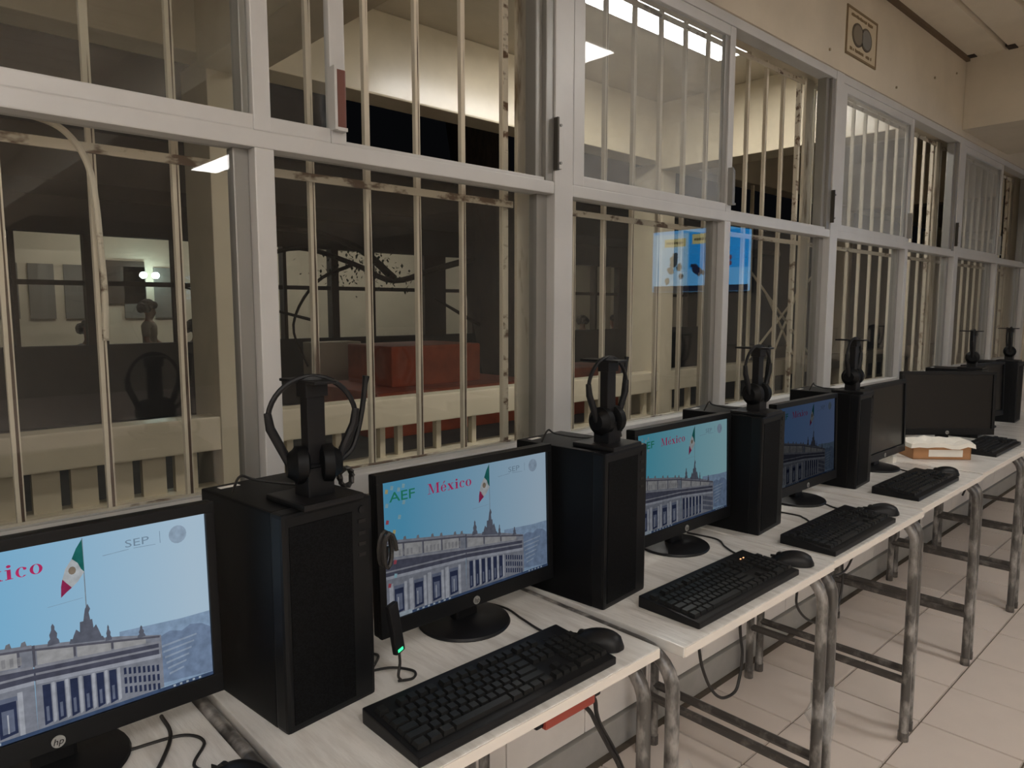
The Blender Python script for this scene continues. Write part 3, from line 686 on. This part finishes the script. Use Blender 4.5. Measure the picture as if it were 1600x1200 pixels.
def make_keyboard(x, y, rz, label, singles, leds=False):
    t = thing('keyboard', label, 'keyboard', (x, y, DZ), math.radians(rz), 'black keyboards')
    w, d = .438, .152
    b = MB(); b.add([(0,0,0),(w,0,0),(w,d,0),(0,d,0),(0,0,.014),(w,0,.014),(w,d,.026),(0,d,.026)], [(3,2,1,0),(4,5,6,7),(0,1,5,4),(1,2,6,5),(2,3,7,6),(3,0,4,7)])
    b.build('body', BLACK, t, bevel=.003)
    sl = math.atan2(.012, d)
    if singles:
        for kx, ky, kw, kd in KL: inst('key', key_mesh(kw, kd), t, (.010+kx, .017+ky, .0125+.012*(ky+.017)/d + .001), (sl, 0, 0))
    else:
        m = MB()
        for kx, ky, kw, kd in KL:
            z = .0125+.012*(ky+.017)/d+.001; m.taper((.010+kx, .017+ky, z), (.010+kx+kw, .017+ky+kd, 0), .0022, z+.0085)
        m.build('keys', KEYM, t)['kind'] = 'stuff'
    for i in range(3):
        MB().box((.372+.014*i, .1195, .0225), (.376+.014*i, .1220, .0250)).build('lock_lamp', glow('lock_led', (1.0, .45, .2, 1), 2.0) if (leds and i < 2) else KEYM, t)
make_keyboard(.545, .778, 0, 'black keyboard before the monitor with the green-lit adapter', True)
make_keyboard(1.215, .752, 0, 'black keyboard with two orange lock lamps lit', True, True)
make_keyboard(1.845, .745, 0.5, 'black keyboard before the dimmest lit monitor', False)
make_keyboard(2.590, .782, 0, 'black keyboard before the switched-off upright monitor', False)
make_keyboard(3.62, .80, 0, 'black keyboard beside the cardboard box', False)

def make_mouse():
    t = thing('mouse', 'm', 'mouse')
    nx, ny = 10, 14; vs = []; fs = []; W, Ln, Hh = .060, .112, .036
    for j in range(ny+1):
        v = j/ny; yy = (v-.5)*Ln; wd = W/2*(1-(abs(2*v-1))**3.2)**.5*(1-.06*math.sin(v*PI)) if 0 < v < 1 else .004
        hh = Hh*(math.sin(min(1, (v+.06)/1.0)*PI)**.55)*(.72+.35*(1-v)) if 0 < v < 1 else .006
        for i in range(nx+1):
            a = PI*i/nx; vs.append((-wd*math.cos(a), yy, .002+hh*math.sin(a)**.75))
    for j in range(ny):
        for i in range(nx): a = j*(nx+1)+i; fs.append((a, a+1, a+nx+2, a+nx+1))
    base = [j*(nx+1) for j in range(ny+1)] + [j*(nx+1)+nx for j in range(ny, -1, -1)]
    fs.append(tuple(base)); fs.append(tuple(range(nx+1))); fs.append(tuple(ny*(nx+1)+i for i in range(nx, -1, -1)))
    MB().add(vs, fs).build('shell', BLACK, t, smooth=True)
    MB().tube([(-.004, .026, .019), (.004, .026, .019)], .009, 14).build('scroll_wheel', KEYM, t, smooth=True)
    MB().box((-.0007, .036, .014), (.0007, .048, .020)).build('button_seam', mat('seam', srgb(8, 8, 8), .8), t)
    return t
MICE = [(1.010, .852, 28, 'black mouse on the desk with the red power strip'), (1.712, .803, 28, 'black mouse right of the keyboard with lit lock lamps'),
        (2.345, .818, 30, 'black mouse before the dimmest lit monitor'), (3.085, .852, 32, 'black mouse before the switched-off upright monitor'),
        (.345, .915, 25, 'black mouse beside the brightest monitor')]
mp_ = make_mouse()
for i, (x, y, a, lab) in enumerate(MICE):
    o = mp_ if i == 0 else copy_tree(mp_)
    o.location = (x, y, DZ); o.rotation_euler = (0, 0, math.radians(a)); o['label'] = lab; o['group'] = 'black computer mice'

# ------------------------------------------------------------------ cables
def cable(pts, label, r=.0024, name='cable', grp=None):
    return tag(MB().tube(spline(pts, 8), r, 7).build(name, CABLE, None, smooth=True), label, 'cable', grp)
z = DZ+.003
cable([(.985, .905, z), (.975, .96, z), (.985, 1.03, z), (.995, 1.10, z), (.96, 1.18, z), (.90, 1.21, z)], 'mouse cable curling back on the desk with the red power strip', name='mouse_cable')
cable([(1.69, .86, z), (1.67, .92, z), (1.70, .98, z), (1.74, 1.03, z), (1.73, 1.12, z)], 'mouse cable behind the keyboard with lit lock lamps', name='mouse_cable')
cable([(2.32, .87, z), (2.30, .93, z), (2.33, .99, z), (2.36, 1.05, z), (2.30, 1.16, z)], 'mouse cable before the dimmest lit monitor', name='mouse_cable')
cable([(2.05, .90, z), (2.10, .935, z), (2.12, .96, z), (2.13, 1.0, z), (2.10, 1.2, z)], 'keyboard cable before the dimmest lit monitor', name='keyboard_cable')
cable([(3.06, .905, z), (3.04, .97, z), (3.09, 1.05, z), (3.10, 1.15, z)], 'mouse cable before the switched-off upright monitor', name='mouse_cable')
cable([(.325, .965, z), (.315, 1.00, z), (.345, 1.045, z), (.325, 1.085, z), (.25, 1.10, z), (.20, 1.11, z), (.16, 1.18, z)], 'mouse cable bending beside the brightest monitor', name='mouse_cable')
cable([(.12, .82, z), (.18, .90, z), (.235, .97, z), (.285, 1.04, z), (.315, 1.10, z), (.32, 1.16, z)], 'keyboard cable running out under the brightest monitor', r=.003, name='keyboard_cable')
cable([(.655, .995, z), (.68, .985, z), (.695, 1.005, z), (.675, 1.04, z), (.64, 1.055, z), (.625, 1.045, z), (.66, 1.075, z), (.68, 1.10, z), (.66, 1.13, z)], 'adapter cable looping on the desk beside the tower', name='adapter_cable')
cable([(.93, 1.20, z), (.965, 1.17, z), (.955, 1.12, z), (.915, 1.10, z), (.88, 1.13, z)], 'short cable behind the round base of the flag wallpaper monitor', name='monitor_cable')
# cables hanging below the desks
cable([(.90, .81, .735), (.953, .860, .683), (.981, .860, .664), (1.007, .860, .638), (1.031, .860, .597), (1.064, .860, .542), (1.103, .860, .476), (1.15, .875, .38), (1.22, .91, .20), (1.27, .95, .006)], 'black power cord dropping to the floor from the red power strip', r=.0045, name='power_cable')
cable([(1.0, .86, .752), (1.012, .860, .678), (1.022, .860, .654), (1.029, .862, .626), (1.045, .864, .592), (1.083, .864, .531), (1.120, .866, .465), (1.175, .885, .37), (1.25, .92, .19), (1.31, .97, .006)], 'second black cord twisted with the power strip cord', r=.0045, name='power_cable')
cable([(1.53, .95, .752), (1.532, .95, .66), (1.534, .950, .579), (1.539, .950, .543), (1.556, .950, .494), (1.597, .950, .426), (1.653, .950, .377), (1.720, .950, .366), (1.745, .950, .395), (1.758, .950, .463), (1.745, .950, .521), (1.735, .950, .60), (1.73, .95, .752)], 'cable loop sagging under the forward desk', r=.0042, name='hanging_cable')
cable([(2.08, .95, .752), (2.080, .950, .574), (2.081, .950, .512), (2.144, .950, .452), (2.240, .950, .403), (2.33, .95, .39), (2.40, .95, .43), (2.42, .95, .508), (2.41, .950, .57), (2.40, .95, .752)], 'cable loop sagging under the dimmest monitor desk', r=.004, name='hanging_cable')
cable([(2.42, .92, .752), (2.425, .920, .66), (2.42, .920, .60), (2.38, .92, .565), (2.33, .920, .556), (2.25, .92, .565)], 'cable bending under the dimmest monitor desk towards its leg', r=.0035, name='hanging_cable')
cable([(3.12, .95, .752), (3.12, .950, .60), (3.125, .950, .53), (3.14, .950, .475), (3.155, .95, .47), (3.165, .950, .53), (3.16, .950, .62), (3.15, .95, .752)], 'narrow cable loop under the switched-off upright monitor desk', r=.004, name='hanging_cable')
cable([(3.42, .85, .755), (3.45, .86, .74), (3.51, .87, .72), (3.54, .88, .66), (3.55, .90, .60)], 'cable drooping under the cardboard box desk', r=.004, name='hanging_cable')

ps = thing('power_strip', 'red power strip fixed under a desk top, a black plug at its end', 'power strip', (.80, .80, DZ-.022))
MB().box((0, -.022, -.030), (.125, .022, 0)).build('strip_body', RED, ps, bevel=.004)
MB().box((-.016, -.016, -.026), (.002, .016, -.002)).build('strip_end', BLACK, ps, bevel=.003)
MB().box((.118, -.013, -.028), (.152, .013, -.002)).build('plug', BLACK, ps, bevel=.005)

wa = thing('wireless_adapter', 'black wireless adapter with a green lamp leaning between tower and lit monitor', 'adapter', (.652, .985, DZ+.060), 0)
wa.rotation_euler = (math.radians(-6), math.radians(-5), math.radians(20))
MB().box((-.012, -.005, 0), (.012, .005, .088)).build('adapter_body', BLACK, wa, bevel=.003)
MB().box((-.008, -.0062, .004), (.005, -.004, .0085)).build('lamp', glow('green_led', (.05, 1.0, .35, 1), 1.6), wa)
MB().tube(spline([(0, 0, .002), (.002, .004, -.022), (-.005, .006, -.042), (.004, .008, -.056)], 5), .0025, 6).build('adapter_lead', CABLE, wa, smooth=True)
cb = MB().tube([(.632+.010*math.cos(k*PI/6), .985+.0012*k-.012, 1.02+.030*math.sin(k*PI/6)) for k in range(25)], .0042, 6).build('cable_coil', CABLE, None, smooth=True)
tag(cb, 'black tied cable hanging at a tower corner before the flag wallpaper', 'cable')

# cardboard box with papers
cx = thing('cardboard_box', 'open cardboard box with white paper on top, in front of the turned monitor', 'box', (3.455, 1.00, DZ), math.radians(-47))
MB().box((-.12, -.075, 0), (.12, .075, .004)).box((-.12, -.075, 0), (.12, -.071, .060)).box((-.12, .071, 0), (.12, .075, .060)).box((-.12, -.075, 0), (-.116, .075, .060)).box((.116, -.075, 0), (.12, .075, .060)).build('carton', CARD, cx)
MB().box((-.055, -.0765, .012), (.085, -.0745, .042)).build('paper_label', PAPER, cx)
m = MB(); n = 9; random.seed(3)
vs = [((i/8-.5)*.262, (j/4-.5)*.17, .064+random.uniform(0, .014)) for j in range(5) for i in range(n)]
m.add(vs + [(v[0]*1.02, v[1]*1.02, v[2]-.018 if (k % n in (0, n-1) or k < n or k >= 4*n) else v[2]-.003) for k, v in enumerate(vs)],
      [(j*n+i, j*n+i+1, (j+1)*n+i+1, (j+1)*n+i) for j in range(4) for i in range(n-1)] + [(45+j*n+i, 45+(j+1)*n+i, 45+(j+1)*n+i+1, 45+j*n+i+1) for j in range(4) for i in range(n-1)] +
      [(i, 45+i, 45+i+1, i+1) for i in range(n-1)] + [(4*n+i, 4*n+i+1, 45+4*n+i+1, 45+4*n+i) for i in range(n-1)] + [(j*n, (j+1)*n, 45+(j+1)*n, 45+j*n) for j in range(4)] + [(j*n+8, 45+j*n+8, 45+(j+1)*n+8, (j+1)*n+8) for j in range(4)])
m.build('crumpled_paper', PAPER, cx)
tag(MB().box((3.16, 1.06, DZ), (3.20, 1.19, DZ+.03)).build('small_carton', PAPER, None, bevel=.003), 'small white carton behind the switched-off upright monitor', 'carton')

# ------------------------------------------------------------------ television (seen mirrored in the panes)
tv = thing('television', 'wall television showing blue slides', 'television', (X1, -2.02, 1.60))
MB().box((-.07, -.70, 0), (-.02, .70, .80)).build('tv_case', BEZEL, tv, bevel=.006)
MB().box((-.02, -.2, .2), (0, .2, .6)).build('wall_bracket', ALUD, tv)
ts = MB().box((-.0715, -.68, .025), (-.069, .68, .78)).build('tv_screen', glow('tv_blue', srgb(96, 176, 236), 4.0), tv)
def tvq(name, rects, col, s, lvl):
    m = MB()
    for y0, y1, z0, z1 in rects: m.box((-.0715-.0006*lvl, y0, z0), (-.0700, y1, z1))
    m.build(name, glow('tv_' + name, col, s), ts)
tvq('light_panel', [(-.66, -.16, .04, .74)], srgb(160, 208, 242), 3.6, 1)
tvq('deep_panel', [(-.14, .66, .30, .74)], srgb(30, 146, 226), 4.0, 1)
tvq('dark_strip', [(-.66, .66, .028, .10)], srgb(40, 60, 100), 1.0, 2)
tvq('yellow_tag', [(-.50, -.19, .58, .68), (-.10, .24, .60, .72)], srgb(206, 198, 140), 3.2, 2)
tvq('tag_writing', [(-.47+.035*i, -.445+.035*i, .615, .64) for i in range(7)] + [(-.07+.035*i, -.045+.035*i, .64, .67) for i in range(7)], srgb(120, 110, 80), 1.0, 3)
for nm, C, col in (('figure_shape', [(-.36, .40, .07), (-.34, .47, .05), (-.40, .30, .06), (-.28, .33, .05), (-.25, .22, .04), (-.45, .16, .05)], srgb(104, 122, 134)),
               ('figure_shape', [(-.05, .30, .06), (.0, .26, .05), (-.09, .34, .03), (.06, .25, .03)], srgb(50, 62, 110)), ('figure_shape', [(.42, .42, .035), (.42, .35, .03)], srgb(180, 90, 120))):
    m = MB()
    for y, zz, r in C: m.add([(-.0738, y+r*math.cos(k*PI/5)*random.uniform(.6, 1.1), zz+r*math.sin(k*PI/5)*random.uniform(.6, 1.2)) for k in range(10)], [tuple(range(10))])
    m.build(nm, glow('tv_fig_%d' % int(col[0]*1000), col, 1.2), ts)

# ------------------------------------------------------------------ corridor outside
ground = tag(MB().box((-9, WY+.16, -.12), (26, 24, -.01)).build('ground', OUTG), 'dark concrete yard and corridor floor outside the windows', 'ground', kind='structure')
YC = 3.40
tag(MB().box((-6, WY+.16, 3.0), (16, YC+.35, 3.12)).build('corridor_ceiling', CEIL), 'pale corridor ceiling outside the windows', 'ceiling', kind='structure')
tag(MB().box((-6, YC, 2.56), (16, YC+.20, 3.0)).build('corridor_beam', OUTC, None, bevel=.01), 'long glossy cream beam along the outer corridor edge', 'beam')
for i, x in enumerate((-2.24, 1.27, 4.78, 8.29, 11.8)):
    tag(MB().box((x, YC-.004, 0), (x+.17, YC+.33, 2.56)).build('corridor_column', OUTC, None, bevel=.006),
        ['cream corridor column beyond the window edge', 'cream corridor column seen through the first window', 'cream corridor column seen behind the television reflection', 'cream corridor column beyond the cross braces', 'farthest cream corridor column'][i], 'column', 'corridor columns')
    tag(MB().box((x-.04, WY+.16, 2.50), (x+.21, YC, 3.0)).build('cross_beam', OUTC, None, bevel=.006),
        ['cream corridor cross beam beyond the window edge', 'cream corridor cross beam over the first window', 'cream corridor cross beam over the column behind the television reflection', 'cream corridor cross beam past the cross braces', 'farthest cream corridor cross beam'][i], 'beam', 'corridor cross beams')
# open parapet, one per bay
def slat_me(w): return MB().box((0, YC+.05, .57), (w, YC+.09, .75)).mesh('slat', OUTC)
sm_w, sm_n = slat_me(.10), slat_me(.035)
for i, (xa, xb, lab) in enumerate([(-2.07, 1.27, 'cream corridor parapet with close broad slats'), (1.44, 4.78, 'cream corridor parapet with open gaps behind the first headset'),
                       (4.95, 8.29, 'cream corridor parapet beyond the television reflection'), (8.46, 11.8, 'cream corridor parapet at the far end')]):
    p = thing('parapet', lab, 'parapet', group='corridor parapets')
    MB().box((xa, YC, .75), (xb, YC+.14, .91)).build('top_beam', OUTC, p, bevel=.008)
    MB().box((xa, YC, .0), (xb, YC+.14, .57)).build('lower_wall', OUTC, p, bevel=.008)
    x = xa+.06
    while x < xb-.1:
        inst('slat', sm_w if i == 0 else sm_n, p, (x, 0, 0)); x += .14 if i == 0 else (.28 if int(x*10) % 3 else .12)
br = thing('cross_brace', 'thin pale crossed braces between corridor columns', 'brace', (6.2, YC+.02, 0))
for a, b in (((.05, .95), (1.30, 1.75)), ((.05, 1.75), (1.30, .95)), ((.5, .95), (1.0, 1.6)), ((.35, 1.55), (.95, .95))):
    MB().tube([(a[0], 0, a[1]), (b[0], 0, b[1])], .012, 6).build('brace_bar', OUTC, br)
MB().box((.0, -.012, .92), (.03, .012, 2.55)).box((1.32, -.012, .92), (1.35, .012, 2.55)).build('brace_post', OUTC, br)
luminaire((3.44, 2.40, 3.0), 1.27, .21, 'long lit corridor luminaire outside the hazy sliding pane', LAMP_OUT, 'corridor_light', (1, .97, .92, 1))

for x, lab in ((2.2, 'yard floodlight on the outer beam face between two columns'), (6.6, 'yard floodlight on the outer beam face past the second column')):  # added lamps, hidden behind the beam, to brighten planter, tree and yard
    fl = thing('yard_floodlight', lab, 'light', (x, YC+.20, 2.80), 0, 'yard floodlights')
    MB().box((-.12, 0, -.09), (.12, .06, .09)).build('lamp_case', ALUD, fl, bevel=.006)
    MB().box((-.10, .06, -.07), (.10, .064, .07)).build('lamp_glass', glow('flood', (1, .9, .76, 1), 60.0), fl)
luminaire((-.75, 2.40, 3.0), 1.27, .21, 'corridor luminaire beyond the crossing corridor beam', 7.0, 'corridor_lamp', (1, .95, .86, 1))  # dim lamp added out of view to lift the column and parapet
# ------------------------------------------------------------------ classroom across the yard
YF = 10.0
fb = thing('classroom_building', 'lit classroom building across the dark yard', 'building', (0, YF, 0))
def fpart(name, a, b, m, par=fb): return MB().box(a, b).build(name, m, par)
fpart('lower_wall', (-1.5, 0, 0), (17, .15, .97), FARD); fpart('header', (-1.5, 0, 2.32), (17, .15, 3.3), ROOFD)
fpart('roof', (-2, -1.2, 3.3), (17.5, 4.4, 3.45), ROOFD); fpart('back_wall', (-1.5, 3.9, 0), (17, 4.0, 3.3), FARW)
fpart('side_wall', (-1.6, 0, 0), (-1.5, 4, 3.3), FARW); fpart('side_wall', (17, 0, 0), (17.1, 4, 3.3), FARW)
fpart('room_ceiling', (-1.5, .15, 3.2), (17, 3.9, 3.3), FARW); fpart('room_floor', (-1.5, .15, -.01), (17, 3.9, .005), FARD)
fpart('eave_slab', (-2, -1.2, 2.75), (17.5, 0, 2.85), ROOFD)
fx = [(-.2, .06), (.6, .05), (1.42, .05), (2.17, .22), (3.2, .07), (4.0, .30), (4.72, .05), (5.5, .12), (6.22, .05), (7.25, .45), (8.3, .06), (9.1, .06), (9.95, .4), (10.9, .06), (11.7, .06), (12.5, .4), (13.4, .06), (14.3, .06), (15.2, .4)]
for x, w in fx:
    fpart('facade_post', (x, -.02, .97), (x+w, .13, 2.32), DARKP)
for i in range(len(fx)-1):
    a, b = fx[i][0]+fx[i][1], fx[i+1][0]
    w = fpart('window_frame', (a, .02, 1.70), (b, .07, 1.76), DARKP)
    fpart('glass_pane', (a, .04, .97), (b, .045, 1.70), GLASSF, w); fpart('glass_pane', (a, .04, 1.76), (b, .045, 2.32), GLASSF, w)
for x in (2.4, 5.2, 8.0, 12.0):
    fpart('lamp', (x, 2.0, 3.12), (x+1.2, 2.25, 3.19), glow('far_lamp', (1, .95, .85, 1), LAMP_FAR))
# inner partition with windows in the back wall of that room
for x in (1.7, 2.2, 2.7, 3.6, 4.1): fpart('inner_window', (x, 3.86, 1.25), (x+.36, 3.9, 2.15), mat('inner_pane', srgb(120, 118, 112), .4))
fpart('inner_door', (3.2, 3.86, 1.5), (3.95, 3.9, 2.25), DARKP)
for x in (3.86, 4.06): MB().cyl((x, 3.6, 2.0), (x, 3.66, 2.0), .055, 14).build('spot_lamp', glow('spot', (.75, 1.0, .95, 1), 30), fb)
fpart('lit_display', (9.5, .3, 1.05), (9.9, .34, 1.70), glow('cyan_display', srgb(70, 200, 215), 1.0))
tag(MB().box((4.7, 9.0, -.01), (5.4, 9.4, .95)).build('white_cabinet', FARW, None, bevel=.01), 'small white cabinet before the classroom across the yard', 'cabinet')  # added box stands in for a pale reflection

# orange planters around the tree
pl = thing('orange_planter', 'stepped orange planter before the leaning tree', 'planter', (0, 0, 0))
MB().box((4.15, 6.6, -.01), (6.6, 8.2, .50)).build('lower_step', ORANGE, pl, bevel=.03)
MB().box((4.6, 7.0, .5), (5.95, 8.0, .98)).build('upper_step', ORANGE, pl, bevel=.03)
tag(MB().box((6.75, 6.4, -.01), (8.1, 7.2, .62)).build('orange_bench', ORANGE, None, bevel=.05), 'low orange bench beside the stepped planter', 'bench')
# tree
tr = thing('tree', 'dark leaning tree with thin leafy branches in the yard', 'tree', (6.55, 7.6, 0))
MB().tube(spline([(.72, .1, -.02), (.52, .1, .6), (.27, .05, 1.6), (.08, 0, 2.5), (-.3, -.1, 4.2)], 6), [.42]*5 + [.40]*6 + [.44]*6 + [.40]*8, 14).build('trunk', BARK, tr, smooth=True)
MB().tube(spline([(.3, 0, 1.6), (.75, 0, 2.6), (1.1, .1, 3.6)], 6), [.30]*7 + [.22]*6, 12).build('limb', BARK, tr, smooth=True)
for pts, r in [([(.0, 0, 2.15), (-1.0, -.2, 1.92), (-1.7, -.3, 1.75), (-2.3, -.4, 1.92), (-3.0, -.5, 2.05), (-3.6, -.5, 1.88)], .045), ([(-1.7, -.3, 1.78), (-2.2, -.35, 2.1), (-2.9, -.4, 2.25), (-3.7, -.5, 2.2)], .05),
               ([(-2.3, -.4, 1.92), (-2.8, -.45, 1.7), (-3.1, -.5, 1.25), (-2.95, -.5, .8)], .022), ([(-2.9, -.5, 1.3), (-3.5, -.5, 1.45), (-4.2, -.5, 1.62)], .018), ([(-.2, -.1, 1.2), (-.7, -.2, 1.4), (-1.1, -.3, 1.55)], .03)]:
    p = spline(pts, 5); MB().tube(p, [r*(1-.6*i/len(p)) for i in range(len(p))], 7).build('branch', BARK, tr, smooth=True)
random.seed(11); lv = MB()
for k in range(240):
    cx_, cz_ = random.choice([(-2.3, 2.0), (-2.1, 1.95), (-1.8, 1.8), (-2.5, 1.85)])
    c = Vector((cx_+random.gauss(0, .22), -.4+random.gauss(0, .15), cz_+random.gauss(0, .12)))
    R = Matrix.Rotation(random.uniform(0, 6.28), 3, 'Z') @ Matrix.Rotation(random.uniform(-1.4, 1.4), 3, 'X'); L_ = random.uniform(.035, .06)
    lv.add([R @ Vector(q) + c for q in [(0,0,0), (L_*.3, L_*.5, .005), (0, L_, 0), (-L_*.3, L_*.5, .005)]], [(0,1,2,3)])
lv.build('leaves', LEAF, tr)['kind'] = 'stuff'

# ------------------------------------------------------------------ people in the classroom across the yard
SKIN = mat('skin', srgb(140, 100, 78), .6); HAIR = mat('hair', srgb(24, 20, 18), .8)
def skin_obj(name, joints, edges, m, parent, sub=1):
    me = bpy.data.meshes.new(name); me.from_pydata([j[0] for j in joints], edges, []); me.materials.append(m)
    o = bpy.data.objects.new(name, me); COL.objects.link(o); o.parent = parent
    md = o.modifiers.new('skin', 'SKIN'); md.use_smooth_shade = True
    sv = me.skin_vertices[0].data if me.skin_vertices else None
    if sv is None:
        bm = bmesh.new(); bm.from_mesh(me); bm.verts.layers.skin.verify(); bm.to_mesh(me); bm.free(); sv = me.skin_vertices[0].data
    for i, j in enumerate(joints):
        r = j[1]; sv[i].radius = r if isinstance(r, tuple) else (r, r)
    sv[0].use_root = True
    s = o.modifiers.new('sub', 'SUBSURF'); s.levels = sub; s.render_levels = sub
    return o
def person(loc, rz, h, sit, shirt, label):
    t = thing('person', label, 'person', loc, rz, 'people in the classroom across the yard')
    k = h/1.6; hz = (.47 if sit else .82*k)
    J = []; E = []
    def j(p, r, par=None):
        J.append((p, r)); i = len(J)-1
        if par is not None: E.append((par, i))
        return i
    pel = j((0, 0, hz), (.13*k, .10*k)); wst = j((0, 0, hz+.16*k), (.11*k, .085*k), pel); ch = j((0, -.01, hz+.34*k), (.145*k, .10*k), wst); sh = j((0, 0, hz+.46*k), (.09*k, .07*k), ch)
    nk = j((0, -.01, hz+.53*k), .045*k, sh); hd = j((0, -.025, hz+.60*k), .075*k, nk); ht = j((0, -.02, hz+.70*k), .085*k, hd); j((0, -.01, hz+.77*k), .06*k, ht)
    ns = j((0, -.11*k, hz+.64*k), .012, hd)
    for s in (1, -1):
        a = j((s*.17*k, 0, hz+.44*k), .05*k, sh); b = j((s*.22*k, -.02, hz+.20*k), .04*k, a); c = j((s*.20*k, -.20*k, hz+.10*k), .03*k, b); pm_ = j((s*.19*k, -.27*k, hz+.10*k), (.032*k, .016*k), c)
        for f, (dx, ln) in enumerate([(-.028, .055), (-.010, .075), (.008, .07), (.026, .055)]): j((s*.19*k+dx*k, -.27*k-ln*k, hz+.085*k), .008*k, pm_)
        j((s*.19*k-s*.045*k, -.28*k, hz+.11*k), .009*k, pm_)
        hp_ = j((s*.09*k, 0, hz-.03*k), .085*k, pel)
        kn = j((s*.10*k, -.40*k if sit else -.01, .46 if sit else .44*k), .06*k, hp_); an = j((s*.10*k, -.42*k if sit else .0, .07), .04*k, kn); j((s*.10*k, -.54*k if sit else -.13*k, .03), .03*k, an)
    skin_obj('body', J, E, SKIN, t)
    skin_obj('shirt', [((0, 0, hz+.02), (.145*k, .115*k)), ((0, 0, hz+.18*k), (.13*k, .10*k)), ((0, -.01, hz+.35*k), (.165*k, .12*k)), ((0, 0, hz+.45*k), (.10*k, .085*k)), ((.185*k, 0, hz+.43*k), .065*k), ((.22*k, -.02, hz+.26*k), .06*k), ((-.185*k, 0, hz+.43*k), .065*k), ((-.22*k, -.02, hz+.26*k), .06*k)],
             [(0,1),(1,2),(2,3),(3,4),(4,5),(3,6),(6,7)], mat('shirt_%d' % int(shirt[0]*9999), shirt, .8), t)
    m = MB(); random.seed(int(loc[0]*100))
    for q in range(40):
        a = random.uniform(0, 2*PI); e = random.uniform(-.1, 1.4); R_ = .102*k
        yy = math.sin(a)*math.cos(e)*R_; yy = yy if (yy > -.03 or e > .55) else -yy
        p = Vector((math.cos(a)*math.cos(e)*R_, .0+yy, hz+.675*k+math.sin(e)*R_)); r = .058*k
        m.lathe([(.001, -r), (r*.7, -r*.7), (r, 0), (r*.7, r*.7), (.001, r)], 8, p)
    m.build('hair', HAIR, t, smooth=True)
    return t
person((3.08, 10.75, .005), math.radians(60), 1.50, False, srgb(150, 140, 122), 'person standing with bushy dark hair and pale top in the lit classroom')
SEATS = [((2.32, 10.7, .005), srgb(70, 80, 104), 'person sitting in dark blue top left of the standing person'), ((3.72, 10.8, .005), srgb(40, 38, 38), 'person sitting in black just beside the standing person'),
         ((12.0, 10.6, .005), srgb(60, 56, 52), 'person sitting low behind the sill near the tree'), ((13.1, 10.6, .005), srgb(44, 42, 40), 'person sitting in dark top farthest along the lit classroom')]
for i, (l, c, lab) in enumerate(SEATS):
    person(l, math.radians(20+60*i), 1.55, True, c, lab)
    s = thing('stool', 'plain stool under the ' + lab, 'stool', l, 0, 'stools in the classroom across the yard')
    MB().cyl((0, .05, .34), (0, .05, .365), .16, 16).build('seat', DARKP, s)
    for q in range(4):
        a = PI/4+q*PI/2; MB().cyl((.15*math.cos(a), .05+.15*math.sin(a), 0), (.10*math.cos(a), .05+.10*math.sin(a), .345), .012, 6).build('leg', DARKP, s)
